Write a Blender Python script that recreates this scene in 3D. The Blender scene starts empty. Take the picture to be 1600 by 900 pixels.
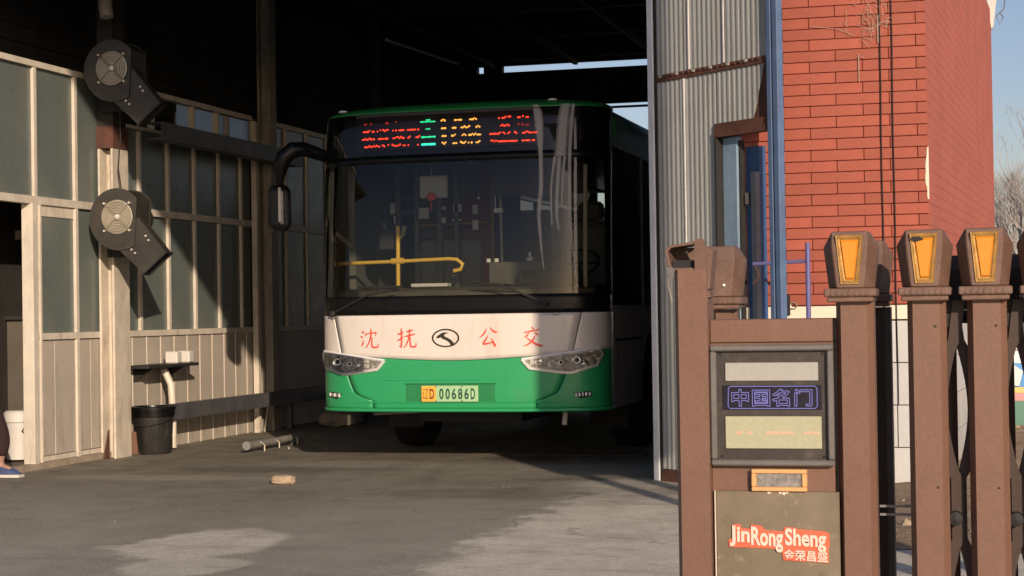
import bpy, bmesh, math, random
from mathutils import Vector, Matrix
random.seed(7)
SC = bpy.context.scene
COL = SC.collection
PI = math.pi
# ------------------------------------------------------------------ camera
cam_d = bpy.data.cameras.new('camera'); cam = bpy.data.objects.new('camera', cam_d); COL.objects.link(cam)
SC.camera = cam
cam_d.sensor_width = 36; cam_d.lens = 2750/1600*36; cam_d.clip_end = 3000; cam_d.clip_start = 0.05
_y, _p, _r = math.radians(15.2438), math.radians(0.8046), 0.0155
_f = Vector((-math.sin(_y)*math.cos(_p), math.cos(_y)*math.cos(_p), math.sin(_p)))
_ri = Vector((math.cos(_y), math.sin(_y), 0)); _up = _ri.cross(_f)
_r2 = _ri*math.cos(_r) - _up*math.sin(_r); _u2 = _up*math.cos(_r) + _ri*math.sin(_r)
cam.matrix_world = Matrix(((_r2.x, _u2.x, -_f.x, 0), (_r2.y, _u2.y, -_f.y, 0), (_r2.z, _u2.z, -_f.z, 1.25), (0, 0, 0, 1)))
# ------------------------------------------------------------------ world, sun
SUN_EL, SUN_AZ = math.radians(17.0), math.radians(150.0)   # sun stands ahead-right behind the camera, 150 deg clockwise from +Y
W = bpy.data.worlds.new('World'); SC.world = W; W.use_nodes = True
nt = W.node_tree; nt.nodes.clear()
sky = nt.nodes.new('ShaderNodeTexSky'); sky.sky_type = 'NISHITA'; sky.sun_disc = False
sky.sun_elevation = SUN_EL; sky.sun_rotation = SUN_AZ; sky.air_density = 1.0; sky.dust_density = 1.0; sky.ozone_density = 1.0
bg = nt.nodes.new('ShaderNodeBackground'); bg.inputs['Strength'].default_value = 0.075
wo = nt.nodes.new('ShaderNodeOutputWorld')
tint = nt.nodes.new('ShaderNodeMix'); tint.data_type = 'RGBA'; tint.blend_type = 'MULTIPLY'; tint.inputs[0].default_value = 1.0
tint.inputs[7].default_value = (0.82, 0.78, 0.91, 1)      # camera white balance
nt.links.new(sky.outputs[0], tint.inputs[6]); nt.links.new(tint.outputs[2], bg.inputs[0]); nt.links.new(bg.outputs[0], wo.inputs[0])
sl = bpy.data.lights.new('sun', 'SUN'); sl.energy = 3.2; sl.angle = math.radians(0.5); sl.color = (1.0, 0.80, 0.62)
so = bpy.data.objects.new('sun', sl); COL.objects.link(so)
S = Vector((math.sin(SUN_AZ)*math.cos(SUN_EL), math.cos(SUN_AZ)*math.cos(SUN_EL), math.sin(SUN_EL)))
so.rotation_euler = S.to_track_quat('Z', 'Y').to_euler(); so.location = (6, -8, 12)
SC.view_settings.view_transform = 'Standard'; SC.view_settings.look = 'None'; SC.view_settings.exposure = 0.6; SC.view_settings.gamma = 1.0
SC.cycles.max_bounces = 8; SC.cycles.transparent_max_bounces = 12

# ------------------------------------------------------------------ materials
def srgb(r, g, b):
    def f(c):
        c /= 255.0
        return c/12.92 if c <= 0.04045 else ((c+0.055)/1.055)**2.4
    return (f(r), f(g), f(b))
class NT:
    def __init__(s, name):
        s.m = bpy.data.materials.new(name); s.m.use_nodes = True; s.t = s.m.node_tree; s.t.nodes.clear()
        s.out = s.t.nodes.new('ShaderNodeOutputMaterial')
        s.co = s.t.nodes.new('ShaderNodeTexCoord')
    def n(s, k, **kw):
        x = s.t.nodes.new(k)
        for a, b in kw.items(): setattr(x, a, b)
        return x
    def l(s, a, b): s.t.links.new(a, b)
    def val(s, sock, v):
        if hasattr(v, 'is_output') or isinstance(v, bpy.types.NodeSocket): s.l(v, sock)
        else: sock.default_value = v
    def math(s, op, a, b=0.0, c=0.0, clamp=False):
        x = s.n('ShaderNodeMath', operation=op, use_clamp=clamp)
        s.val(x.inputs[0], a); s.val(x.inputs[1], b); s.val(x.inputs[2], c)
        return x.outputs[0]
    def noise(s, scale, detail=4, rough=0.6, vec=None, stretch=None, coord='Object'):
        x = s.n('ShaderNodeTexNoise'); x.inputs['Scale'].default_value = scale
        x.inputs['Detail'].default_value = detail; x.inputs['Roughness'].default_value = rough
        v = vec if vec is not None else s.co.outputs[coord]
        if stretch:
            mp = s.n('ShaderNodeMapping'); s.l(v, mp.inputs[0]); mp.inputs['Scale'].default_value = stretch; v = mp.outputs[0]
        s.l(v, x.inputs['Vector']); return x.outputs[0]
    def ramp(s, f, a, b):   # smooth 0..1 between a and b
        x = s.n('ShaderNodeMapRange', interpolation_type='SMOOTHSTEP'); s.l(f, x.inputs[0])
        x.inputs[1].default_value = a; x.inputs[2].default_value = b; return x.outputs[0]
    def mix(s, f, a, b, mode='MIX'):
        x = s.n('ShaderNodeMix', data_type='RGBA', blend_type=mode)
        s.val(x.inputs[0], f)
        for i, v in ((6, a), (7, b)):
            if isinstance(v, tuple): x.inputs[i].default_value = (*v[:3], 1)
            else: s.l(v, x.inputs[i])
        return x.outputs[2]
    def bump(s, h, strength=0.3, dist=0.01):
        x = s.n('ShaderNodeBump'); x.inputs['Strength'].default_value = strength; x.inputs['Distance'].default_value = dist
        s.l(h, x.inputs['Height']); return x.outputs[0]
    def bsdf(s, color, rough=0.6, metal=0.0, normal=None, spec=0.5, coat=0.0, emis=None, estr=0.0, alpha=None):
        x = s.n('ShaderNodeBsdfPrincipled')
        if isinstance(color, tuple): x.inputs['Base Color'].default_value = (*color[:3], 1)
        else: s.l(color, x.inputs['Base Color'])
        s.val(x.inputs['Roughness'], rough); s.val(x.inputs['Metallic'], metal)
        x.inputs['Specular IOR Level'].default_value = spec; x.inputs['Coat Weight'].default_value = coat
        x.inputs['Coat Roughness'].default_value = 0.08
        if emis: x.inputs['Emission Color'].default_value = (*emis, 1); x.inputs['Emission Strength'].default_value = estr
        if normal is not None: s.l(normal, x.inputs['Normal'])
        s.l(x.outputs[0], s.out.inputs[0]); return x
_mc = {}
def paint(name, c, rough=0.55, metal=0.0, var=0.25, scale=3.0, dirt=None, dirt_amt=0.35, fine=0.12, bump=0.15, coat=0.0, spec=0.5, per_obj=0.0, streak=False, dirt_lo=0.5, dirt_hi=0.75):
    """weathered paint / plastic / metal: broad tone drift, fine grain and dirt blotches"""
    if name in _mc: return _mc[name]
    s = NT(name)
    base = s.mix(s.ramp(s.noise(scale, 5), 0.25, 0.75), tuple(x*(1-var) for x in c), tuple(min(1, x*(1+var*0.6)) for x in c))
    g = s.noise(scale*25, 3, 0.7)
    base = s.mix(s.math('MULTIPLY', s.ramp(g, 0.35, 0.7), fine), base, tuple(x*0.45 for x in c))
    if dirt:
        st = (1.6, 1.6, 0.25) if streak else None
        d = s.noise(scale*1.8, 8, 0.72, stretch=st)
        base = s.mix(s.math('MULTIPLY', s.ramp(d, dirt_lo, dirt_hi), dirt_amt), base, dirt)
    if per_obj:
        oi = s.n('ShaderNodeObjectInfo')
        k = s.math('MULTIPLY_ADD', oi.outputs['Random'], per_obj, 1-per_obj*0.5)
        base = s.mix(1.0, base, k_color(s, k), 'MULTIPLY')
    rg = s.math('MULTIPLY_ADD', s.noise(scale*4, 4), 0.3, rough-0.15, clamp=True)
    s.bsdf(base, rg, metal, s.bump(g, bump, 0.004), spec, coat)
    _mc[name] = s.m; return s.m
def k_color(s, k):
    x = s.n('ShaderNodeCombineColor'); s.l(k, x.inputs[0]); s.l(k, x.inputs[1]); s.l(k, x.inputs[2]); return x.outputs[0]
def emis(name, c, st):
    if name in _mc: return _mc[name]
    s = NT(name); e = s.n('ShaderNodeEmission'); e.inputs[0].default_value = (*c, 1); e.inputs[1].default_value = st
    s.l(e.outputs[0], s.out.inputs[0]); _mc[name] = s.m; return s.m
def glass(name, tint=(0.6, 0.65, 0.6), refl=0.0, rough=0.0, dust=0.03, dustc=(0.35, 0.3, 0.22)):
    if name in _mc: return _mc[name]
    s = NT(name); tr = s.n('ShaderNodeBsdfTransparent'); tr.inputs[0].default_value = (*tint, 1)
    gl = s.n('ShaderNodeBsdfGlossy'); gl.inputs['Roughness'].default_value = rough
    fr = s.n('ShaderNodeFresnel'); fr.inputs[0].default_value = 1.5
    m = s.n('ShaderNodeMixShader'); s.l(s.math('ADD', fr.outputs[0], refl, clamp=True), m.inputs[0]); s.l(tr.outputs[0], m.inputs[1]); s.l(gl.outputs[0], m.inputs[2])
    df = s.n('ShaderNodeBsdfDiffuse'); df.inputs[0].default_value = (*dustc, 1)
    m2 = s.n('ShaderNodeMixShader'); s.l(s.math('MULTIPLY', s.ramp(s.noise(2.2, 6), 0.3, 0.8), dust), m2.inputs[0])
    s.l(m.outputs[0], m2.inputs[1]); s.l(df.outputs[0], m2.inputs[2]); s.l(m2.outputs[0], s.out.inputs[0])
    _mc[name] = s.m; return s.m

DIRT = (0.10, 0.075, 0.05)
CREAM = paint('cream aluminium', (0.62, 0.56, 0.46), 0.45, 0.0, 0.15, 4, DIRT, 0.45, streak=True)
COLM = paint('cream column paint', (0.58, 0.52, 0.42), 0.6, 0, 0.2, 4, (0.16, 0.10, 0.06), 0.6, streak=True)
PANEL = paint('beige wall panel', (0.43, 0.385, 0.32), 0.55, 0, 0.12, 2.5, (0.17, 0.125, 0.085), 0.45, per_obj=0.06, streak=True)
FROST = paint('frosted green grey glazing', (0.130, 0.158, 0.145), 0.32, 0, 0.15, 1.5, (0.19, 0.165, 0.125), 0.55, spec=0.5, per_obj=0.12, streak=True)
STEELD = paint('dark roof steel', (0.018, 0.017, 0.015), 0.7, 0, 0.4, 2)
DARKW = paint('dark cladding', (0.030, 0.027, 0.023), 0.8, 0, 0.4, 1.5, (0.06, 0.045, 0.03), 0.4)
BEAMM = paint('galvanised channel', (0.11, 0.11, 0.115), 0.5, 0.3, 0.3, 5, DIRT, 0.5)
RUST = paint('rusty brown steel', (0.10, 0.04, 0.025), 0.85, 0, 0.4, 8, (0.03, 0.018, 0.012), 0.6)
BLKM = paint('black rubber', (0.012, 0.012, 0.012), 0.7, 0, 0.3, 6)
BLKG = paint('black glossy trim', (0.005, 0.005, 0.005), 0.30, 0, 0.2, 6, bump=0.0, spec=0.25)
FANM = paint('dark grey blower paint', (0.046, 0.042, 0.036), 0.45, 0.2, 0.25, 6, (0.10, 0.08, 0.055), 0.4)
WIRE = paint('galvanised wire', (0.42, 0.38, 0.30), 0.4, 0.5, 0.2, 6)
BOLT = paint('bright bolt', (0.75, 0.70, 0.60), 0.35, 0.6, 0.1, 6)
BRICK = paint('red painted brick', (0.345, 0.078, 0.044), 0.6, 0, 0.14, 5.0, (0.23, 0.06, 0.038), 0.5, per_obj=0.20, bump=0.35, fine=0.2)
MORT = paint('dark red recessed mortar', (0.075, 0.018, 0.012), 0.9, 0, 0.3, 5)
TILE = paint('pale wall tile', (0.50, 0.51, 0.50), 0.4, 0, 0.08, 3, (0.36, 0.33, 0.28), 0.3, per_obj=0.08)
GROUT = paint('dark grout', (0.05, 0.048, 0.045), 0.9)
RENDER = paint('cream render band', (0.72, 0.66, 0.52), 0.7, 0, 0.08, 3, (0.5, 0.42, 0.3), 0.3)
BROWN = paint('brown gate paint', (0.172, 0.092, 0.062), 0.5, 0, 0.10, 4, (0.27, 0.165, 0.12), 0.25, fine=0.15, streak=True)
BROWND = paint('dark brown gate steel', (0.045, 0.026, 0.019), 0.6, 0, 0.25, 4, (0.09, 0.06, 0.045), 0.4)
HEADM = paint('grey brown cast head', (0.155, 0.088, 0.062), 0.55, 0, 0.2, 9, (0.26, 0.19, 0.14), 0.35, fine=0.4)
GOLD = paint('worn gold border', (0.42, 0.235, 0.055), 0.5, 0.35, 0.4, 40, (0.12, 0.07, 0.03), 0.6, fine=0.4)
AMBER = paint('amber reflector plastic', (0.70, 0.255, 0.022), 0.35, 0, 0.06, 6, bump=0.03, fine=0.05)
BLUE = paint('faded blue steel', (0.085, 0.145, 0.27), 0.55, 0, 0.2, 4, (0.14, 0.12, 0.11), 0.4, streak=True)
BLUED = paint('deep blue door', (0.028, 0.085, 0.21), 0.5, 0, 0.2, 2, (0.10, 0.12, 0.15), 0.4, streak=True)
PURP = paint('violet blue pipe', (0.12, 0.115, 0.29), 0.5, 0, 0.2, 6, (0.15, 0.09, 0.07), 0.5)
GREYF = paint('grey metal frame', (0.16, 0.15, 0.14), 0.5, 0.2, 0.2, 8, (0.08, 0.07, 0.06), 0.5)
DKP = paint('dark grimy board', (0.045, 0.036, 0.030), 0.5, 0, 0.3, 12, (0.13, 0.11, 0.09), 0.5, fine=0.5)
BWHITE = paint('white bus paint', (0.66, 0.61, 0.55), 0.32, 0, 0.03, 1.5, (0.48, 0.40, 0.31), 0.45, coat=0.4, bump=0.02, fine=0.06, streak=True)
BGREEN = paint('green bus paint', (0.022, 0.31, 0.110), 0.40, 0, 0.06, 1.5, (0.06, 0.20, 0.09), 0.3, coat=0.2, bump=0.02, fine=0.10)
BROOF = paint('green roof paint', (0.012, 0.16, 0.035), 0.35, 0, 0.1, 1.5, (0.05, 0.12, 0.05), 0.3, coat=0.3, bump=0.02)
CHROME = paint('chrome reflector', (0.78, 0.75, 0.70), 0.16, 1.0, 0.1, 30, bump=0.3)
INTD = paint('dark bus interior', (0.028, 0.026, 0.024), 0.7, 0, 0.3, 2)
INTG = paint('grey bus interior panel', (0.13, 0.125, 0.11), 0.6, 0, 0.2, 2)
DASH = paint('dashboard plastic', (0.085, 0.075, 0.058), 0.6, 0, 0.25, 4, (0.14, 0.11, 0.08), 0.4)
YEL = paint('yellow handrail', (0.75, 0.46, 0.06), 0.4, 0, 0.08, 6)
WPLAS = paint('white plastic', (0.62, 0.60, 0.55), 0.45, 0, 0.08, 5, (0.4, 0.33, 0.24), 0.3)
PAPER = paint('paper sticker', (0.60, 0.60, 0.60), 0.7, 0, 0.05, 5)
RED = paint('red paint', (0.62, 0.075, 0.05), 0.5, 0, 0.15, 8)
STONE = paint('broken pale brick', (0.42, 0.32, 0.21), 0.9, 0, 0.3, 12, (0.2, 0.15, 0.1), 0.5, bump=0.6)
GALV = paint('weathered steel pipe', (0.27, 0.26, 0.24), 0.5, 0.3, 0.25, 8, DIRT, 0.4)
GWIN = glass('windscreen glass', (0.70, 0.72, 0.68), 0.0, 0.0, 0.005)
GDRK = glass('tinted side glass', (0.16, 0.17, 0.17), 0.01, 0.01, 0.03)
GLED = glass('destination glass', (0.62, 0.62, 0.62), 0.0, 0.0, 0.02)

# ------------------------------------------------------------------ builders
GATE = False; GK = 0.56   # the gate's own drawing unit is 1/GK metre; its posts reach down to the ground
def gmap(p):
    z = p[2]*GK+1.25*(1-GK) if p[2] > 0.2 else p[2]*(0.2*GK+1.25*(1-GK))/0.2
    return Vector((p[0]*GK, p[1]*GK, z))
WL = {}   # world location of roots / parents
def _link(o): COL.objects.link(o)
def tag(o, label=None, cat=None, group=None, kind=None):
    if label: o['label'] = label
    if cat: o['category'] = cat
    if group: o['group'] = group
    if kind: o['kind'] = kind
    return o
def thing(name, label, cat, loc=(0, 0, 0), group=None):
    o = bpy.data.objects.new(name, None); o.empty_display_size = 0.1; _link(o)
    if GATE: loc = gmap(loc)
    o.location = loc; WL[o.name] = Vector(loc); return tag(o, label, cat, group)
class B:
    def __init__(s, M=None): s.v = []; s.f = []; s.M = M
    def add(s, vs, fs):
        k = len(s.v)
        s.v += [(s.M @ Vector(p)) if s.M is not None else Vector(p) for p in vs]
        s.f += [tuple(k+i for i in f) for f in fs]; return s
    def box(s, x0, x1, y0, y1, z0, z1, ch=0.0):
        if ch > 0:
            bm = bmesh.new(); bmesh.ops.create_cube(bm, size=1)
            for v in bm.verts:
                v.co = Vector((x0+(v.co.x+.5)*(x1-x0), y0+(v.co.y+.5)*(y1-y0), z0+(v.co.z+.5)*(z1-z0)))
            bmesh.ops.bevel(bm, geom=bm.edges[:], offset=ch, segments=1, affect='EDGES', clamp_overlap=True)
            bm.verts.index_update()
            s.add([v.co.copy() for v in bm.verts], [[v.index for v in f.verts] for f in bm.faces]); bm.free(); return s
        return s.add([(x0,y0,z0),(x1,y0,z0),(x1,y1,z0),(x0,y1,z0),(x0,y0,z1),(x1,y0,z1),(x1,y1,z1),(x0,y1,z1)],
                     [(0,3,2,1),(4,5,6,7),(0,1,5,4),(1,2,6,5),(2,3,7,6),(3,0,4,7)])
    def prism(s, poly, axis, a, b):
        """poly: 2D points; axis 'x': (y,z), 'y': (x,z), 'z': (x,y); extruded a..b"""
        def P(p, t):
            return {'x': (t, p[0], p[1]), 'y': (p[0], t, p[1]), 'z': (p[0], p[1], t)}[axis]
        n = len(poly)
        return s.add([P(p, a) for p in poly]+[P(p, b) for p in poly],
                     [tuple(range(n))[::-1], tuple(range(n, 2*n))]+[(i, (i+1) % n, n+(i+1) % n, n+i) for i in range(n)])
    def tube(s, pts, r, n=8, caps=True, r1=None):
        pts = [Vector(p) for p in pts]; m = len(pts); vs = []; fs = []
        ref = None
        for i, p in enumerate(pts):
            d = (pts[min(i+1, m-1)]-pts[max(i-1, 0)]).normalized()
            if ref is None:
                ref = Vector((0, 0, 1)) if abs(d.z) < 0.9 else Vector((1, 0, 0))
            u = d.cross(ref).normalized(); w = d.cross(u).normalized(); ref = u.cross(d) if u.length else ref
            rr = r if r1 is None else r+(r1-r)*i/(m-1)
            if isinstance(r, (list, tuple)): rr = r[i]
            vs += [p+(u*math.cos(2*PI*k/n)+w*math.sin(2*PI*k/n))*rr for k in range(n)]
        for i in range(m-1):
            for k in range(n):
                fs.append((i*n+k, i*n+(k+1) % n, (i+1)*n+(k+1) % n, (i+1)*n+k))
        if caps: fs += [tuple(range(n))[::-1], tuple(range((m-1)*n, m*n))]
        return s.add(vs, fs)
    def lathe(s, prof, c=(0, 0, 0), axis='z', n=32):
        """prof: (r, h) pairs along the axis"""
        vs = []; fs = []; m = len(prof)
        for r, h in prof:
            for k in range(n):
                a = 2*PI*k/n; x, y = r*math.cos(a), r*math.sin(a)
                q = {'z': (x, y, h), 'y': (x, h, y), 'x': (h, x, y)}[axis]
                vs.append((q[0]+c[0], q[1]+c[1], q[2]+c[2]))
        for i in range(m-1):
            for k in range(n): fs.append((i*n+k, i*n+(k+1) % n, (i+1)*n+(k+1) % n, (i+1)*n+k))
        if prof[0][0] > 1e-5: fs.append(tuple(range(n))[::-1])
        if prof[-1][0] > 1e-5: fs.append(tuple(range((m-1)*n, m*n)))
        return s.add(vs, fs)
    def grid(s, P):
        """P: rows of points"""
        r, c = len(P), len(P[0])
        return s.add([p for row in P for p in row], [(i*c+j, i*c+j+1, (i+1)*c+j+1, (i+1)*c+j) for i in range(r-1) for j in range(c-1)])
    def torus(s, c, R, r, axis='y', n=24, m=5):
        pts = []
        vs = []; fs = []
        for i in range(n):
            a = 2*PI*i/n
            for j in range(m):
                b = 2*PI*j/m; rr = R+r*math.cos(b); x, y, z = rr*math.cos(a), rr*math.sin(a), r*math.sin(b)
                q = {'z': (x, y, z), 'y': (x, z, y), 'x': (z, x, y)}[axis]
                vs.append((q[0]+c[0], q[1]+c[1], q[2]+c[2]))
        for i in range(n):
            for j in range(m): fs.append((i*m+j, ((i+1) % n)*m+j, ((i+1) % n)*m+(j+1) % m, i*m+(j+1) % m))
        return s.add(vs, fs)
    def mesh(s, name, off):
        me = bpy.data.meshes.new(name)
        me.from_pydata([tuple(Vector(p)-off) for p in s.v], [], s.f)
        bm = bmesh.new(); bm.from_mesh(me); bmesh.ops.recalc_face_normals(bm, faces=bm.faces[:]); bm.to_mesh(bm_me := me); bm.free()
        return me
    def build(s, name, mat, parent=None, smooth=False, solid=0.0, label=None):
        if GATE: s.v = [gmap(p) for p in s.v]
        xs = [p[0] for p in s.v]; ys = [p[1] for p in s.v]; zs = [p[2] for p in s.v]
        base = Vector(((min(xs)+max(xs))/2, (min(ys)+max(ys))/2, min(zs)))
        me = s.mesh(name, base); me.materials.append(mat)
        o = bpy.data.objects.new(name, me); _link(o)
        if parent is not None:
            o.parent = parent; o.location = base-WL[parent.name]
        else: o.location = base
        WL[o.name] = base
        if smooth:
            for p in me.polygons: p.use_smooth = True
            me.set_sharp_from_angle(angle=math.radians(38))
        if solid:
            md = o.modifiers.new('thickness', 'SOLIDIFY'); md.thickness = solid; md.offset = -1
        if label: o['label'] = label
        return o
def copy_to(src, wloc, parent, label=None):
    c = src.copy(); _link(c)
    c.parent = parent; c.location = Vector(wloc)-(WL[parent.name] if parent else Vector((0, 0, 0))); WL[c.name] = Vector(wloc)
    if label: c['label'] = label
    return c
def copy_tree(o, delta, label=None, parent=None, top=True):
    c = o.copy(); _link(c)
    if top: c.location = o.location+Vector(delta)
    else: c.parent = parent
    WL[c.name] = WL[o.name]+Vector(delta)
    if label: c['label'] = label
    for ch in list(o.children): copy_tree(ch, delta, None, c, False)
    return c
def text_pts(body, extrude=0.0, bold=0.0, spacing=1.0):
    cu = bpy.data.curves.new('t', 'FONT'); cu.body = body; cu.extrude = extrude; cu.offset = bold; cu.resolution_u = 3; cu.space_character = spacing
    o = bpy.data.objects.new('t', cu); _link(o); bpy.context.view_layer.update()
    me = o.evaluated_get(bpy.context.evaluated_depsgraph_get()).to_mesh()
    v = [tuple(p.co) for p in me.vertices]; f = [tuple(p.vertices) for p in me.polygons]
    bpy.data.objects.remove(o); bpy.data.curves.remove(cu)
    return v, f
def text_on(b, body, x0, x1, z0, z1, fn, extrude=0.0, bold=0.0, shear=0.0, spacing=1.0):
    """lays text in the X-Z box; fn(x, z, d) -> world point, d = out of the surface"""
    v, f = text_pts(body, extrude, bold, spacing)
    ax = min(p[0] for p in v); bx = max(p[0] for p in v); ay = min(p[1] for p in v); by = max(p[1] for p in v)
    out = []
    for p in v:
        w = (p[1]-ay)/(by-ay); out.append(fn(x0+(p[0]-ax)/(bx-ax)*(x1-x0)+shear*w, z0+w*(z1-z0), p[2]))
    b.add(out, f)

# ================================================================== ground
def ground_mat():
    s = NT('yard ground')
    P = s.n('ShaderNodeNewGeometry').outputs['Position']
    sx = s.n('ShaderNodeSeparateXYZ'); s.l(P, sx.inputs[0]); X, Y = sx.outputs[0], sx.outputs[1]
    big = s.noise(0.8, 7, 0.65, P, (1.0, 0.55, 1)); mid = s.noise(3.5, 8, 0.7, P, (1, 0.7, 1)); fine = s.noise(60, 4, 0.75, P); grit = s.noise(160, 2, 0.6, P)
    def ell(cx, cy, rx, ry, soft=0.35, amp=0.9, ang=0.0):
        c, q = math.cos(ang), math.sin(ang)
        dx = s.math('SUBTRACT', X, cx); dy = s.math('SUBTRACT', Y, cy)
        u = s.math('DIVIDE', s.math('ADD', s.math('MULTIPLY', dx, c), s.math('MULTIPLY', dy, q)), rx)
        w = s.math('DIVIDE', s.math('SUBTRACT', s.math('MULTIPLY', dy, c), s.math('MULTIPLY', dx, q)), ry)
        d = s.math('SQRT', s.math('ADD', s.math('MULTIPLY', u, u), s.math('MULTIPLY', w, w)))
        d = s.math('ADD', d, s.math('MULTIPLY', s.math('SUBTRACT', mid, 0.5), amp*2)) 
        d = s.math('ADD', d, s.math('MULTIPLY', s.math('SUBTRACT', fine, 0.5), 0.25))
        return s.ramp(d, 1+soft/2, 1-soft/2)
    # asphalt darkened by water, drier towards the yard
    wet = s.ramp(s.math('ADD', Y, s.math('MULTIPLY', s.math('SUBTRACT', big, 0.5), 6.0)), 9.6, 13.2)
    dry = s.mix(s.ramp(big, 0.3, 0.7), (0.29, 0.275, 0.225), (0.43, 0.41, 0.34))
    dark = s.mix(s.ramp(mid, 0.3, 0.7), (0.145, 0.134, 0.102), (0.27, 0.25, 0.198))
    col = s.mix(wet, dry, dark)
    # pale dried concrete dust to the right
    line = s.math('ADD', s.math('ADD', X, 2.76), s.math('MULTIPLY', s.math('SUBTRACT', Y, 9.6), 0.0))
    line = s.math('ADD', line, s.math('MULTIPLY', s.math('SUBTRACT', mid, 0.5), 0.9))
    near = s.math('MULTIPLY', s.ramp(line, -0.10, 0.14), s.ramp(s.math('ADD', Y, s.math('MULTIPLY', s.math('SUBTRACT', big, 0.5), 3)), 12.6, 10.4))
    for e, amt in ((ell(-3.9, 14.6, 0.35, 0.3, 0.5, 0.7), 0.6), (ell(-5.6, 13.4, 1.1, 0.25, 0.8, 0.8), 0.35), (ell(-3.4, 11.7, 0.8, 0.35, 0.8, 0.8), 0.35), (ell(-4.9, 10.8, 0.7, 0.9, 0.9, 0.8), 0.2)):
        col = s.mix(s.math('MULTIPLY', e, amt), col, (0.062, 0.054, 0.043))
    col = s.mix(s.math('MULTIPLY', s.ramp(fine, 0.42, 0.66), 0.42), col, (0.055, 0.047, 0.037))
    col = s.mix(s.math('MULTIPLY', s.ramp(grit, 0.58, 0.68), 0.45), col, (0.46, 0.40, 0.32))
    pale = s.mix(s.ramp(mid, 0.25, 0.75), (0.58, 0.54, 0.445), (0.80, 0.75, 0.63))
    brk = s.math('MULTIPLY_ADD', s.ramp(s.noise(22, 8, 0.85, P, (0.6, 1.3, 1)), 0.36, 0.56), 0.55, 0.45)
    pale = s.mix(s.math('MULTIPLY', s.ramp(s.noise(75, 3, 0.8, P), 0.50, 0.62), 0.45), pale, (0.26, 0.24, 0.195))
    col = s.mix(s.math('MULTIPLY', s.math('MULTIPLY', near, 0.95), brk), col, pale)
    for e, amt in ((ell(-4.22, 8.95, 0.42, 0.62, 0.3, 0.55), 0.95), (ell(-3.95, 8.1, 0.32, 0.34, 0.3, 0.7), 0.75), (ell(-4.62, 8.75, 0.16, 0.10, 0.4, 0.8), 0.6),
                   (ell(-6.3, 12.6, 0.9, 0.22, 0.8, 0.7), 0.25), (ell(-2.55, 12.5, 0.4, 0.35, 0.6, 0.7), 0.45), (ell(-4.9, 13.9, 0.9, 0.35, 0.8, 0.7), 0.22), (ell(-3.2, 13.6, 0.9, 0.5, 0.8, 0.7), 0.18)):
        col = s.mix(s.math('MULTIPLY', s.math('MULTIPLY', e, amt), brk), col, pale)
    cr = s.n('ShaderNodeTexVoronoi', feature='DISTANCE_TO_EDGE'); cr.inputs['Scale'].default_value = 0.33
    wv = s.n('ShaderNodeVectorMath', operation='MULTIPLY_ADD'); nz = s.n('ShaderNodeTexNoise'); nz.inputs['Scale'].default_value = 1.6; s.l(P, nz.inputs['Vector'])
    s.l(nz.outputs[1], wv.inputs[0]); wv.inputs[1].default_value = (1.2, 1.2, 0); s.l(P, wv.inputs[2]); s.l(wv.outputs[0], cr.inputs['Vector'])
    col = s.mix(s.math('MULTIPLY', s.ramp(cr.outputs[0], 0.004, 0.0), 0.3), col, (0.02, 0.018, 0.015))
    rough = s.math('SUBTRACT', 0.92, s.math('MULTIPLY', wet, s.math('MULTIPLY', s.ramp(big, 0.35, 0.6), 0.30)))
    h = s.math('ADD', s.math('MULTIPLY', fine, 0.6), s.math('ADD', s.math('MULTIPLY', mid, 0.8), s.math('MULTIPLY', grit, 0.3)))
    st = s.noise(1.6, 8, 0.75, P, (0.7, 1.6, 1))
    col = s.mix(s.math('MULTIPLY', s.ramp(st, 0.50, 0.70), 0.35), col, (0.075, 0.066, 0.050))
    spk = s.noise(38, 3, 0.8, P)
    col = s.mix(s.math('MULTIPLY', s.ramp(spk, 0.56, 0.66), 0.35), col, (0.42, 0.38, 0.30))
    s.bsdf(col, rough, 0, s.bump(h, 0.7, 0.02), 0.3)
    return s.m
g = B(); n = 26
xs = [-900, -200, -60, -30]+[-16+i for i in range(33)]+[30, 80, 300, 900]; ys = [-300, -60, -12]+[-2+i for i in range(40)]+[50, 90, 250, 1500]
g.grid([[(x, y, 0.0) for x in xs] for y in ys])
tag(g.build('ground', ground_mat()), 'damp brown asphalt yard with pale dried patches in front of the shed', kind='structure')
# dry soil beyond the gate
def soil_mat():
    s = NT('dry soil')
    a = s.noise(1.4, 8, 0.7); b = s.noise(24, 5, 0.75)
    c = s.mix(s.ramp(a, 0.3, 0.7), (0.27, 0.20, 0.135), (0.46, 0.36, 0.25))
    c = s.mix(s.math('MULTIPLY', s.ramp(b, 0.45, 0.65), 0.5), c, (0.12, 0.09, 0.06))
    s.bsdf(c, 0.95, 0, s.bump(s.math('ADD', a, b), 0.9, 0.04), 0.2); return s.m
g = B(); rr = random.Random(3)
rows = []
for j in range(60):
    y = 9.2+j*0.32; row = []
    for i in range(36):
        x = -1.15+i*0.32; e = min(1, i/2, j/2, (59-j)/2, (35-i)/2)
        row.append((x+rr.uniform(-.08, .08), y+rr.uniform(-.08, .08), 0.006+e*(0.02+0.05*rr.random()*abs(math.sin(x*1.7+y)))))
    rows.append(row)
g.grid(rows)
tag(g.build('soil_ground', soil_mat(), smooth=True), 'dry sandy soil beside the red brick building', kind='structure')
g = B()
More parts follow.
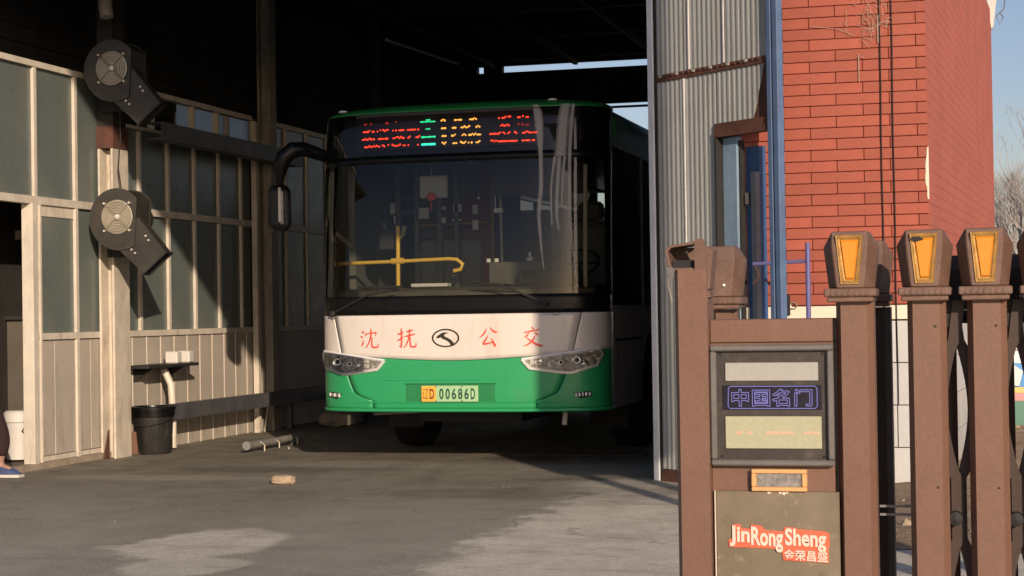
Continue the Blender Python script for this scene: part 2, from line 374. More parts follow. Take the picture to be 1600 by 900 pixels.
for i in range(260):
    x, y, r = rr.uniform(-0.9, 3.0), rr.uniform(9.6, 24), rr.uniform(0.012, 0.05)
    x = x*(0.3+0.7*rr.random())
    vs = [(x+r*rr.uniform(.6, 1.3)*math.cos(a), y+r*rr.uniform(.6, 1.3)*math.sin(a), 0.03) for a in (0, 1.3, 2.5, 3.8, 5)]
    vs += [(x+rr.uniform(-.3, .3)*r, y+rr.uniform(-.3, .3)*r, 0.03+r*rr.uniform(.6, 1.2))]
    g.add(vs, [(0, 1, 5), (1, 2, 5), (2, 3, 5), (3, 4, 5), (4, 0, 5)])
tag(g.build('rubble', STONE), 'small rubble and stones strewn on the dry soil', kind='stuff')
g = B()
for i in range(70):
    x, y, r = rr.uniform(-7.5, -1.4), rr.uniform(7.5, 15.5), rr.uniform(0.002, 0.008)
    vs = [(x+r*math.cos(a), y+r*math.sin(a), 0.001) for a in (0, 1.3, 2.5, 3.8, 5)]+[(x, y, r)]
    g.add(vs, [(0, 1, 5), (1, 2, 5), (2, 3, 5), (3, 4, 5), (4, 0, 5)])
tag(g.build('grit', STONE), 'loose grit scattered over the yard', kind='stuff')

# ================================================================== bus shed
XW = -7.75
shed = thing('bus_shed', 'dark open steel shed that the green and white bus stands in', 'shed', (-4.9, 12.9, 0))
R_Y0, R_Y1 = 12.75, 26.0
B().box(-8.9, -2.0, R_Y0, R_Y1+0.3, 5.35, 5.42).build('roof', STEELD, shed)
fac = B(); fac.box(-8.9, -2.0, R_Y0-0.08, R_Y0, 4.05, 5.6); fac.build('fascia', DARKW, shed)
for k in range(7):
    y = 13.4+k*2.05
    b = B(); b.box(-8.4, -2.3, y-0.06, y+0.06, 5.30, 5.348); b.box(-8.4, -2.3, y-0.012, y+0.012, 5.12, 5.299); b.box(-8.4, -2.3, y-0.06, y+0.06, 5.07, 5.119)
    b.build('roof_beam', STEELD, shed)
for x in (-7.3, -6.0, -4.7, -3.4):
    B().box(x-0.03, x+0.03, 12.8, 25.9, 4.985, 5.065).build('purlin', STEELD, shed)
b = B(); b.box(-8.62, -8.5, 12.75, 17.4, 0, 5.348); b.box(-8.62, -8.5, 19.5, 26.2, 0, 5.348); b.box(-8.62, -8.5, 17.4005, 19.4995, 0, 3.12); b.box(-8.62, -8.5, 17.4005, 19.4995, 3.62, 5.348)
wl = b.build('left_wall', DARKW, shed)
for k in range(12):   # dark cladding boards above the glazing, laid lengthwise
    for ya, yb in (((12.76, 17.39), (19.51, 26.1)) if k == 0 else ((12.76, 26.1),)):
        B().box(-8.499, -8.47, ya, yb, 3.47+k*0.155, 3.47+k*0.155+0.145).build('board', DARKW, wl)
# right wall behind the gate leaf
rw = B().box(-2.22, -2.1, 13.0, 26.2, 0, 5.348).build('right_wall', DARKW, shed)
# rear end: post, beam, partial wall; slit of sky left open under the roof
rear = B()
rear.box(-8.49, -2.23, 26.05, 26.15, 4.40, 4.945)
rear.box(-8.49, -2.23, 26.05, 26.15, 5.05, 5.347)
rear.box(-8.49, -7.6, 26.02, 26.16, 4.946, 5.049)
rear.box(-7.49, -7.20, 26.02, 26.16, 4.90, 5.10)
rear.box(-8.49, -5.75, 26.06, 26.14, 0.9, 4.399)
rear.build('rear_wall', STEELD, shed)
B().tube([(-8.2, 26.0, 4.33), (-2.3, 26.0, 4.33)], 0.02, 6).build('rear_cable', BLKM, shed)
# steel columns (H section) along the left side; the first two are lit
def column(x, y0, y1, z1, mat=COLM):
    b = B(); w = y1-y0; t = 0.022
    b.box(x-0.15, x-0.15+t, y0, y1, 0.0, z1); b.box(x-t, x, y0, y1, 0.0, z1)
    b.box(x-0.15+t+.0005, x-t-.0005, (y0+y1)/2-0.008, (y0+y1)/2+0.008, 0.0, z1-0.004)
    o = b.build('column', mat, shed)
    return o
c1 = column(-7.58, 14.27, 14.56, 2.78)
c2 = column(-7.58, 17.86, 18.04, 5.06, paint('dark streaked column paint', (0.30, 0.27, 0.22), 0.6, 0, 0.3, 5, (0.06, 0.045, 0.03), 0.7, streak=True))  # second column darker than the first, with dark streaks
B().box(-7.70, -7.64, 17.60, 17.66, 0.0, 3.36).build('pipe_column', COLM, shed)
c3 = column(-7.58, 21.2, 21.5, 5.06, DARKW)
B().box(-7.74, -7.59, 14.30, 14.54, 2.985, 5.05).build('column_stub', DARKW, shed)
B().box(-7.74, -7.575, 14.27, 14.56, 2.784, 2.98).build('splice_plate', RUST, shed, label='rust red patch around the first column')
for x, y in ((-7.58, 14.27), (-7.58, 14.56), (-7.58, 17.86), (-7.58, 18.04)):   # gusset feet
    sgn = -1 if y in (14.27, 17.86) else 1
    B().prism([(y, 0), (y+sgn*0.10, 0), (y, 0.26)], 'x', -7.66, -7.645).build('gusset', RUST if y < 15 else COLM, shed)
# crane-like dark beam over the second bay and small brackets
b = B(); b.box(-7.57, -7.40, 14.9, 18.35, 3.06, 3.075); b.box(-7.415, -7.40, 14.9, 18.35, 2.93, 3.0595); b.box(-7.57, -7.40, 14.9, 18.35, 2.915, 2.9295)
b.build('side_beam', BEAMM, shed)
# roof pipe catching light
B().tube([(-6.83, 19.6, 4.49), (-7.2, 22.3, 4.72), (-7.6, 25.0, 4.96)], 0.022, 8).build('ceiling_pipe', GALV, shed)
for (x0, x1, y0, y1) in ((-8.30, -8.2, 12.95, 13.1),):
    B().box(x0, x1, y0, y1, 3.55, 4.9).build('hanger', BEAMM, shed)

# ---- glazed partition, bay by bay
def partition(name, label, posts, y0, y1, top=3.41, mid=2.26, sill=1.118, door=None, transom=None, ribs=None, group='glazed partitions along the shed', low_extra=None):
    t = thing(name, label, 'partition', (XW, (y0+y1)/2, 0), group)
    w = 0.022
    B().box(XW-0.05, XW+0.03, y0, y1, top-0.03, top+0.02).build('top_rail', CREAM, t)
    B().box(XW-0.05, XW+0.028, y0, y1, mid-0.035, mid+0.03).build('middle_rail', CREAM, t)
    yd = door[1] if door else y0
    B().box(XW-0.05, XW+0.026, yd, y1, sill-0.035, sill+0.02).build('sill_rail', CREAM, t)
    ps = [y0]+posts+[y1]
    for p in posts:
        low = sill+0.021 if (ribs and not (door and abs(p-door[1]) < .2)) else 0.0
        if low_extra and p in low_extra: low = 0.0
        if door and p < door[1]-0.01: low = mid+0.031
        zs = [(low, sill-0.036), (sill+0.021, mid-0.036), (mid+0.031, (transom or top)-0.031)]
        for a, bb in zs:
            if bb-a > 0.05 and a >= low-1e-6: B().box(XW-0.045, XW+0.024, p-w, p+w, a, bb).build('mullion', CREAM, t)
    for a, bb in zip(ps[:-1], ps[1:]):
        if bb-a < 0.08: continue
        B().box(XW-0.012, XW-0.004, a+w, bb-w, mid+0.031, top-0.031 if not transom else transom-0.02).build('pane', FROST, t)
        if not (door and bb <= door[1]+0.05):
            B().box(XW-0.012, XW-0.004, a+w, bb-w, sill+0.021, mid-0.036).build('pane', FROST, t)
    return t
# near bay: doorway, then two lit bays
pt = partition('glazed_partition', 'cream framed partition of frosted panes left of the first column, with open doorway', [12.42, 13.20, 13.88], 11.2, 14.60, door=(11.3, 13.2), low_extra=[13.88])
B().box(XW-0.06, XW+0.045, 13.10, 13.175, 0.02, 2.224, 0.004).build('door_post', CREAM, pt)
B().box(XW-0.06, XW+0.036, 13.235, 13.26, 0.02, 2.224).build('door_post', CREAM, pt)
B().box(XW-0.02, XW+0.006, 13.262, 13.856, 2.13, 2.222).build('door_head', CREAM, pt)
for a, bb in ((13.262, 13.50), (13.508, 13.856), (13.904, 14.12), (14.128, 14.59)):
    B().box(XW-0.02, XW+0.004, a, bb, 0.10, 1.08, 0.003).build('wall_panel', PANEL, pt)
for ya, yb in ((13.262, 13.856), (13.904, 14.59)): B().box(XW-0.02, XW+0.012, ya, yb, 0.055, 0.095).build('bottom_rail', CREAM, pt)
B().box(XW-0.04, XW+0.05, 11.2, 14.60, 0.0, 0.052).build('kerb', paint('concrete kerb', (0.33, 0.27, 0.20), 0.9, 0, 0.3, 6, DIRT, 0.5), pt)
# second bay
pf = partition('glazed_partition', 'frosted glazed partition between the first and second column, above the low rail', [15.08, 15.68, 16.27, 16.85, 17.41], 14.62, 17.70, transom=3.05, ribs=True)
B().box(XW-0.045, XW+0.024, 14.62, 17.70, 3.03, 3.06).build('transom_rail', CREAM, pf)
for p in (15.38, 16.27, 16.85): B().box(XW-0.04, XW+0.022, p-0.02, p+0.02, 3.061, 3.379).build('transom_mullion', CREAM, pf)
yy = 14.62; i = 0
while yy < 17.69:
    w_ = min(0.29, 17.70-yy); B().box(XW-0.02, XW+0.006, yy+0.004, yy+w_-0.004, 0.0, 1.082, 0.004).build('wall_panel', PANEL, pf)
    if yy > 14.7: B().box(XW+0.004, XW+0.014, yy-0.006, yy+0.006, 0.0, 1.08).build('cover_strip', paint('pale panel joint', (0.54, 0.48, 0.40), 0.55, 0, 0.1, 3, (0.25, 0.2, 0.14), 0.4), pf)
    yy += 0.29
# third bay
pg_ = partition('glazed_partition', 'dim glazed partition behind the second column, beside the bus mirror', [18.66, 19.3, 19.95, 20.6], 18.06, 21.15, ribs=True)
yy = 18.06
while yy < 21.1:
    B().box(XW-0.02, XW+0.006, yy+0.004, yy+0.304, 0.0, 1.082, 0.004).build('wall_panel', PANEL, pg_); yy += 0.309
pg2 = partition('glazed_partition', 'farthest dark partition bay behind the bus', [22.2, 22.9, 23.6, 24.3], 21.55, 25.9, ribs=True)
B().box(XW-0.02, XW+0.006, 21.55, 25.9, 0.0, 1.082).build('wall_panel', PANEL, pg2)
# milky window in the shed's outer wall, daylight behind it
wn = NT('milky window sheet'); tr = wn.n('ShaderNodeBsdfTranslucent'); tr.inputs[0].default_value = (0.42, 0.43, 0.43, 1); df = wn.n('ShaderNodeBsdfTransparent'); df.inputs[0].default_value = (0.13, 0.125, 0.115, 1)
mx = wn.n('ShaderNodeAddShader'); wn.l(tr.outputs[0], mx.inputs[0]); wn.l(df.outputs[0], mx.inputs[1]); wn.l(mx.outputs[0], wn.out.inputs[0])
wo_ = B().box(-8.60, -8.49, 17.401, 17.43, 3.12, 3.62).build('window_frame', CREAM, wl)
for a_ in (18.78, 19.47): B().box(-8.60, -8.49, a_, a_+0.029, 3.12, 3.62).build('window_frame', CREAM, wl)
for a_, b_ in ((17.431, 18.779), (18.811, 19.469)): B().box(-8.56, -8.55, a_, b_, 3.125, 3.615).build('window_pane', wn.m, wl)

# ---- low steel guide rail along the wall
t = thing('guide_rail', 'low dark steel channel rail running along the wall towards the bus', 'rail', (-7.42, 17.4, 0))
b = B(); b.box(-7.47, -7.45, 15.08, 20.9, 0.29, 0.44); b.box(-7.50, -7.4705, 15.08, 20.9, 0.425, 0.44); b.box(-7.50, -7.4705, 15.08, 20.9, 0.29, 0.305)
b.build('channel', BEAMM, t)
for y in (15.2, 18.2, 20.4): B().box(-7.56, -7.505, y-0.04, y+0.04, 0, 0.42).build('post', BEAMM, t)
B().box(-7.40, -7.15, 19.35, 19.5, 0.0, 0.36).build('post', STEELD, t)

# ---- wash shelf with two white soap blocks, pipe stand
t = thing('wall_shelf', 'dark narrow shelf fixed on the beige wall over the black bin', 'shelf', (-7.62, 15.4, 0.77))
B().box(XW+0.02, XW+0.27, 14.72, 15.78, 0.785, 0.815, 0.004).build('board', STEELD, t)
for y in (14.9, 15.55): B().prism([(XW+0.02, 0.784), (XW+0.22, 0.784), (XW+0.02, 0.66)], 'y', y, y+0.02).build('bracket', STEELD, t)
for i, y in enumerate((15.40, 15.66)):
    o = B().box(XW+0.12, XW+0.25, y-0.055, y+0.055, 0.816, 0.93, 0.012).build('soap_box', WPLAS)
    tag(o, 'cream plastic box on the wall shelf, %s' % ('nearer the first column' if i == 0 else 'at the far end of the shelf'), 'box', 'boxes on the wall shelf')
b = B(); b.tube([(-7.52, 15.28, 0.02), (-7.52, 15.28, 0.4), (-7.53, 15.27, 0.62), (-7.60, 15.27, 0.76)], 0.034, 10)
tag(b.build('drain_pipe', CREAM, smooth=True), 'cream drain pipe standing under the shelf behind the black bin', 'pipe')
b = B(); b.box(-7.66, -7.45, 14.70, 14.92, 0, 0.21, 0.01)
tag(b.build('clay_block', paint('clay block', (0.20, 0.10, 0.065), 0.9, 0, 0.3, 8, DIRT, 0.5, bump=0.5)), 'brown clay block on the ground between the first column and the bin', 'block')

# ---- black bin
t = thing('bucket', 'large black plastic bucket standing by the first column', 'bucket', (-7.5, 14.84, 0))
BK = paint('black bin plastic', (0.022, 0.021, 0.020), 0.35, 0, 0.4, 5, (0.10, 0.085, 0.07), 0.55, streak=True, bump=0.1)
cx, cy = -7.5, 14.84
B().lathe([(0.0, 0.01), (0.15, 0.0), (0.165, 0.02), (0.185, 0.40), (0.175, 0.40), (0.155, 0.03), (0.0, 0.025)], (cx, cy, 0), n=40).build('body', BK, t, smooth=True)
B().lathe([(0.183, 0.34), (0.195, 0.345), (0.197, 0.40), (0.208, 0.405), (0.208, 0.435), (0.19, 0.44), (0.186, 0.42), (0.183, 0.34)], (cx, cy, 0), n=40).build('rim', BLKG, t, smooth=True)
B().tube([(cx-0.205, cy, 0.34)]+[(cx+0.205*math.cos(a), cy-0.03-0.205*abs(math.sin(a))*0.9, 0.34-0.07*math.sin(a)) for a in [PI*(1-k/10) for k in range(1, 10)]]+[(cx+0.205, cy, 0.34)], 0.004, 6).build('handle', BLKM, t)

# ---- blowers
def blower():
    c = Vector((-7.36, 14.06, 2.14)); yf = 13.93; yb = 14.22
    t = thing('blower', 'dark grey round wash bay blower on the first column, lower of the two', 'blower', (c.x, c.y, c.z-0.45), 'blowers on the first column')
    # scroll housing: circle that swells towards the outlet, outlet points down right
    th = math.radians(-50); d = Vector((math.cos(th), 0, math.sin(th))); nrm = Vector((-d.z, 0, d.x))  # nrm: up-right side of duct
    pts = []
    for k in range(0, 31):
        a = math.radians(-140+k*180/30*1.0*1.0)-0  # unused start, replaced below
    N = 36; prof = []
    a0 = th+PI/2                      # where the duct's upper edge leaves the drum
    for k in range(N+1):
        a = a0+(k/N)*math.radians(262); r = 0.235+0.055*(k/N)
        prof.append((c.x+r*math.cos(a), c.z+r*math.sin(a)))
    last = Vector((prof[-1][0], 0, prof[-1][1]))
    drum = B().prism(prof, 'y', yf+0.02, yb-0.02); drum.build('housing', FANM, t, smooth=True)
    # rims front/back
    for y in (yf, yb-0.0205):
        q = B().prism([(c.x+(x-c.x)*1.03, c.z+(z-c.z)*1.03) for x, z in prof], 'y', y, y+0.0195); q.build('flange', FANM, t, smooth=True)
    # duct
    wa, wb = 0.13, -0.14
    def P(l, w): return (c.x+d.x*l+nrm.x*w, c.z+d.z*l+nrm.z*w)
    du = B(); L0, L1 = 0.12, 0.53
    o1 = [P(L0, wa), P(L1, wa), P(L1, wb), P(L0, wb-0.06)]
    t_ = 0.008
    def slab(a, b_):   # thin wall between 2 points of the outline
        ax, az = a; bx, bz = b_; v = Vector((bx-ax, bz-az)).normalized(); m = Vector((-v.y, v.x))*t_
        du.prism([(ax, az), (bx, bz), (bx+m.x, bz+m.y), (ax+m.x, az+m.y)], 'y', yf+0.028, yf+0.132)
    slab(o1[0], o1[1]); slab(o1[3], o1[2])
    du.prism(o1, 'y', yf+0.018, yf+0.027); du.prism(o1, 'y', yf+0.133, yf+0.142)
    du.build('outlet_duct', FANM, t)
    fl = B(); e0, e1 = P(L1, wa+0.016), P(L1, wb-0.016); e2, e3 = P(L1+0.012, wb-0.016), P(L1+0.012, wa+0.016)
    for (ya, yb2) in ((yf+0.010, yf+0.026), (yf+0.134, yf+0.150)): fl.prism([e0, e1, e2, e3], 'y', ya, yb2)
    for w in (wa, wb-0.012): fl.prism([P(L1, w), P(L1, w+0.012), P(L1+0.012, w+0.012), P(L1+0.012, w)], 'y', yf+0.027, yf+0.133)
    fl.build('outlet_flange', BLKM, t)
    # inlet ring, dark mouth and wire guard
    gx, gz = c.x, c.z
    B().lathe([(0.150, yf-0.012), (0.142, yf-0.014), (0.135, yf-0.001)], (gx, 0, gz), 'y', 40).build('inlet_ring', WIRE, t, smooth=True)
    B().lathe([(0.0, yf-0.0012), (0.135, yf-0.0014)], (gx, 0, gz), 'y', 40).build('inlet', BLKM, t)
    gd = B()
    for k in range(5): gd.torus((gx, yf-0.018, gz), 0.034+0.0235*k, 0.0026, 'y', 28, 5)
    for a in (45, 135, 225, 315):
        ca, sa = math.cos(math.radians(a)), math.sin(math.radians(a))
        for o_ in ((-0.006, 0.006) if a in (135, 315) else (0,)):
            gd.tube([(gx+ca*0.02-sa*o_, yf-0.022, gz+sa*0.02+ca*o_), (gx+ca*0.168-sa*o_, yf-0.02, gz+sa*0.168+ca*o_)], 0.003, 6)
    gd.build('wire_guard', paint('dull guard wire', (0.30, 0.26, 0.19), 0.5, 0.3, 0.2, 6), t)
    B().lathe([(0.0, yf-0.045), (0.022, yf-0.042), (0.03, yf-0.024)], (gx+0.012, 0, gz-0.002), 'y', 20).build('hub', BOLT, t, smooth=True)
    for a in (45, 135, 225, 315):
        ca, sa = math.cos(math.radians(a)), math.sin(math.radians(a))
        B().lathe([(0.0, yf-0.03), (0.010, yf-0.028), (0.012, yf-0.003)], (gx+ca*0.170, 0, gz+sa*0.170), 'y', 10).build('bolt', BOLT, t)
    for l, w in ((0.30, 0.09), (0.345, 0.085), (0.30, -0.09), (0.345, -0.085)):
        x, z = P(l, w); B().lathe([(0.0, yf+0.006), (0.009, yf+0.007), (0.010, yf+0.0175)], (x, 0, z), 'y', 10).build('bolt', BOLT, t)
    # bracket on the column and the motor behind
    B().lathe([(0.11, yb), (0.11, yb+0.18), (0.08, yb+0.2)], (gx, 0, gz), 'y', 24).build('motor', FANM, t, smooth=True)
    B().box(-7.62, -7.40, yb+0.001, yb+0.035, c.z-0.34, c.z+0.05).build('bracket', BLKM, t)
    return t
bl = blower()
copy_tree(bl, (-0.02, -0.03, 1.30), 'dark blower with wire guard, upper one high on the first column')
b = B(); b.tube([(-7.50, 13.98, 4.9), (-7.47, 13.96, 4.0), (-7.45, 13.95, 3.9)], 0.06, 10)
tag(b.build('downpipe', paint('dim white pipe', (0.30, 0.29, 0.27), 0.6, 0, 0.2, 3), smooth=True), 'pale pipe hanging down to the upper blower', 'pipe')
b = B(); b.tube([(-7.50, 14.262, 3.2), (-7.49, 14.25, 2.9), (-7.52, 14.258, 2.6), (-7.48, 14.25, 2.35)], 0.006, 6)
tag(b.build('power_cable', BLKM), 'thin black cable hanging down the first column to the lower blower', 'cable')

# ---- pipe with hooks, stone
t = thing('spray_pipe', 'grey steel pipe with small hooks lying on the ground left of the bus', 'pipe', (-6.57, 15.5, 0))
B().tube([(-6.60, 14.92, 0.07), (-6.57, 16.15, 0.07)], 0.034, 14).build('tube', GALV, t, smooth=True)
B().lathe([(0.0, 0), (0.04, 0.0), (0.04, 0.02), (0, 0.02)], (-6.60, 14.90, 0.07), 'y', 16).build('end_cap', GALV, t)
for y in (15.15, 15.5, 15.95):
    B().tube([(-6.57, y, 0.09), (-6.53, y, 0.06), (-6.53, y, 0.004)], 0.008, 6).build('hook', WIRE, t)
t2 = B(); t2.tube([(-6.35, 15.3, 0.02), (-6.7, 16.3, 0.02)], 0.012, 8)
tag(t2.build('iron_rod', GALV), 'thin iron rod on the ground behind the grey pipe', 'rod')
def rock(b, c, sx, sy, sz, seed, n=3):
    r = random.Random(seed); bm = bmesh.new(); bmesh.ops.create_icosphere(bm, subdivisions=n, radius=1)
    for v in bm.verts:
        q = v.co; k = max(abs(q.x), abs(q.y), abs(q.z)); f = (0.55/k+0.45)*r.uniform(.93, 1.07)
        v.co = Vector((c[0]+q.x*sx*f, c[1]+q.y*sy*f, c[2]+q.z*sz*f))
    bm.verts.index_update(); b.add([v.co.copy() for v in bm.verts], [[v.index for v in f.verts] for f in bm.faces]); bm.free()
b = B(); rock(b, (-5.12, 12.22, 0.033), 0.092, 0.055, 0.034, 5)
tag(b.build('stone', STONE), 'pale broken brick lying alone on the asphalt in front of the bus', 'stone')
b = B(); rock(b, (-7.12, 18.7, 0.08), 0.24, 0.2, 0.09, 8)
tag(b.build('sand_bag', paint('dusty sand bag', (0.25, 0.21, 0.16), 0.9, 0, 0.3, 9, bump=0.6), smooth=True), 'dusty sandbag at the foot of the second column', 'sandbag')
# dirt line and steel grating edge in front of the wheels
b = B(); b.box(-5.9, -2.9, 14.95, 15.03, 0.0, 0.012)
tag(b.build('drain_strip', paint('muddy iron', (0.05, 0.032, 0.024), 0.9, 0, 0.4, 8)), 'muddy iron drain strip across the floor under the bus front', 'drain')

# ---- room behind the open doorway
room = thing('store_room', 'dim store room behind the open doorway at far left', 'room', (-9.0, 12.6, 0))
RM = paint('grubby room wall', (0.15, 0.12, 0.085), 0.85, 0, 0.3, 2, (0.05, 0.04, 0.03), 0.5)
B().box(-10.6, -8.0, 14.4, 14.45, 0, 3.3).build('end_wall', RM, room)
B().box(-10.6, -10.5, 10.0, 14.39, 0, 3.3).build('back_wall', RM, room)
B().box(-10.6, -7.83, 10.0, 14.4, 3.301, 3.36).build('ceiling', STEELD, room)
B().box(-9.3, -8.1, 14.15, 14.38, 1.98, 2.06).build('lintel', paint('pale lintel', (0.22, 0.19, 0.14), 0.8), room)
B().box(-8.9, -8.0, 14.0, 14.38, 0.0, 1.25).build('cupboard', paint('old cupboard', (0.10, 0.085, 0.065), 0.8, 0, 0.2, 3), room)
B().box(-8.95, -7.95, 13.95, 14.385, 1.256, 1.29).build('cupboard_top', STEELD, room)
B().box(-10.5, -7.8, 10.0, 14.39, 0.0, 0.03).build('floor', paint('room floor', (0.14, 0.10, 0.07), 0.8, 0, 0.3, 3), room)
t = thing('white_bucket', 'tall white plastic bucket with a lid just inside the doorway', 'bucket', (-8.15, 13.60, 0.03))
cx, cy = -8.15, 13.60
B().lathe([(0, 0.05), (0.105, 0.05), (0.12, 0.41), (0.0, 0.41)], (cx, cy, 0.0), n=32).build('body', WPLAS, t, smooth=True)
B().lathe([(0.125, 0.37), (0.131, 0.375), (0.131, 0.45), (0.11, 0.47), (0, 0.472)], (cx, cy, 0.0), n=32).build('lid', WPLAS, t, smooth=True)
B().tube([(cx+0.12, cy-0.06, 0.36), (cx+0.09, cy-0.11, 0.30), (cx+0.135, cy+0.03, 0.2), (cx+0.12, cy+0.05, 0.3)], 0.004, 6).build('handle', BLKM, t)
b = B(); b.prism([(13.60, 0.0), (13.80, 0.0), (13.80, 0.92), (13.74, 0.90), (13.61, 0.74)], 'x', -8.03, -7.86)
tag(b.build('paper_sack', paint('kraft sack', (0.55, 0.42, 0.27), 0.85, 0, 0.1, 5)), 'tall tan paper sack standing behind the white bucket inside the doorway', 'sack')
t = thing('oil_can', 'small dark can beside the white bucket in the doorway', 'can', (-8.45, 13.6, 0.03))
B().lathe([(0, 0.03), (0.11, 0.03), (0.11, 0.36), (0.04, 0.40), (0, 0.40)], (-8.45, 13.62, 0), n=24).build('body', BLKM, t, smooth=True)
B().tube([(-8.53, 13.62, 0.40), (-8.45, 13.62, 0.50), (-8.37, 13.62, 0.40)], 0.01, 6).build('handle', BLKM, t)

# ---- seated person at the very left edge (only a shin and shoe reach into the frame)
def person():
    t = thing('person', 'person in dark trousers and blue sports shoes sitting by the doorway at the left edge', 'person', (-7.75, 12.0, 0))
    def skin(name, verts, edges, rad, mat, root=0, sub=2):
        me = bpy.data.meshes.new(name); me.from_pydata([Vector(v)-WL[t.name] for v in verts], edges, [])
        o = bpy.data.objects.new(name, me); _link(o); o.parent = t; me.materials.append(mat)
        m = o.modifiers.new('skin', 'SKIN'); m.use_smooth_shade = True
        for i, r in enumerate(rad):
            me.skin_vertices[0].data[i].radius = (r, r) if not isinstance(r, tuple) else r
        me.skin_vertices[0].data[root].use_root = True
        s_ = o.modifiers.new('sub', 'SUBSURF'); s_.levels = sub; s_.render_levels = sub; WL[o.name] = WL[t.name]; return o
    SK = paint('skin', (0.34, 0.20, 0.14), 0.6, 0, 0.08, 6)
    JK = paint('dark maroon cloth', (0.030, 0.012, 0.012), 0.9, 0, 0.3, 12, bump=0.4)
    X0 = -8.05; Y0 = 12.02
    V = [(X0, Y0, 0.52), (X0, Y0, 0.75), (X0+0.02, Y0, 1.0), (X0+0.05, Y0, 1.12), (X0+0.07, Y0, 1.22), (X0+0.08, Y0, 1.30),   # pelvis..head
         (X0+0.05, Y0+0.2, 1.08), (X0+0.16, Y0+0.26, 0.82), (X0+0.32, Y0+0.2, 0.66), (X0+0.40, Y0+0.16, 0.64),
         (X0+0.05, Y0-0.2, 1.08), (X0+0.16, Y0-0.26, 0.82), (X0+0.32, Y0-0.2, 0.66), (X0+0.40, Y0-0.16, 0.64),
         (X0+0.1, Y0+0.12, 0.50), (X0+0.36, Y0+0.40, 0.56), (X0+0.40, Y0+0.47, 0.30), (X0+0.38, Y0+0.48, 0.09), (X0+0.5, Y0+0.47, 0.05),
         (X0+0.1, Y0-0.12, 0.50), (X0+0.42, Y0-0.15, 0.54), (X0+0.44, Y0-0.15, 0.30), (X0+0.42, Y0-0.15, 0.09), (X0+0.54, Y0-0.15, 0.05)]
    E_ = [(0, 1), (1, 2), (2, 3), (3, 4), (4, 5), (3, 6), (6, 7), (7, 8), (8, 9), (3, 10), (10, 11), (11, 12), (12, 13), (0, 14), (14, 15), (15, 16), (16, 17), (17, 18), (0, 19), (19, 20), (20, 21), (21, 22), (22, 23)]
    Rr = [0.15, 0.14, 0.16, 0.10, 0.055, 0.09, 0.06, 0.045, 0.035, 0.03, 0.06, 0.045, 0.035, 0.03, 0.085, 0.065, 0.05, 0.035, 0.03, 0.085, 0.065, 0.05, 0.035, 0.03]
    skin('body', V, E_, Rr, SK)
    V2 = [V[0], V[14], V[15], V[16], (X0+0.385, Y0+0.478, 0.16), V[19], V[20], V[21], (X0+0.425, Y0-0.15, 0.16)]
    skin('trousers', V2, [(0, 1), (1, 2), (2, 3), (3, 4), (0, 5), (5, 6), (6, 7), (7, 8)], [0.175, 0.11, 0.085, 0.085, 0.055, 0.11, 0.085, 0.085, 0.055], JK)
    V3 = [V[0], V[1], V[2], V[3], V[6], V[7], V[8], V[10], V[11], V[12]]
    skin('jacket', V3, [(0, 1), (1, 2), (2, 3), (3, 4), (4, 5), (5, 6), (3, 7), (7, 8), (8, 9)], [0.17, 0.165, 0.185, 0.12, 0.085, 0.065, 0.05, 0.085, 0.065, 0.05], JK)
    V4 = [(X0+0.07, Y0, 1.33), (X0+0.06, Y0, 1.40)]
    skin('hair', V4, [(0, 1)], [0.1, 0.08], BLKM)
    SH = paint('blue shoe', (0.05, 0.075, 0.17), 0.7, 0, 0.3, 20, bump=0.3)
    for yy, xx in ((Y0+0.475, X0+0.36), (Y0-0.15, X0+0.40)):
        sh = B(); st = []
        for k in range(9):
            u = k/8; w = 0.034+0.014*math.sin(u*PI); h = 0.095*(1-u)**0.8+0.045 if u < 0.9 else 0.035
            x = xx-0.06+u*0.27
            st.append([(x, yy-w, 0.022), (x, yy-w*0.9, h*0.7), (x, yy, h), (x, yy+w*0.9, h*0.7), (x, yy+w, 0.022)])
        sh.grid(st); sh.add(st[0], [(0, 1, 2, 3, 4)]); sh.add(st[-1], [(4, 3, 2, 1, 0)]); s_ = sh.build('shoe', SH, t, smooth=True)
        so_ = B().prism([(xx-0.07+u*0.29, yy+sg*(0.038+0.012*math.sin(u*PI))) for u, sg in [(k/8, -1) for k in range(9)]+[(1-k/8, 1) for k in range(9)]], 'z', 0.002, 0.024)
        so_.build('sole', WPLAS, s_)
    return t
person()
t = thing('stool', 'low wooden stool the seated person uses at the left edge', 'stool', (-8.05, 12.02, 0))
B().lathe([(0, 0.36), (0.16, 0.36), (0.16, 0.39), (0, 0.39)], (-8.05, 12.02, 0), n=24).build('seat', STONE, t)
for a in (45, 135, 225, 315):
    ca, sa = math.cos(math.radians(a)), math.sin(math.radians(a))
    B().tube([(-8.05+ca*.11, 12.02+sa*.11, 0.36), (-8.05+ca*.15, 12.02+sa*.15, 0)], 0.015, 6).build('leg', STONE, t)

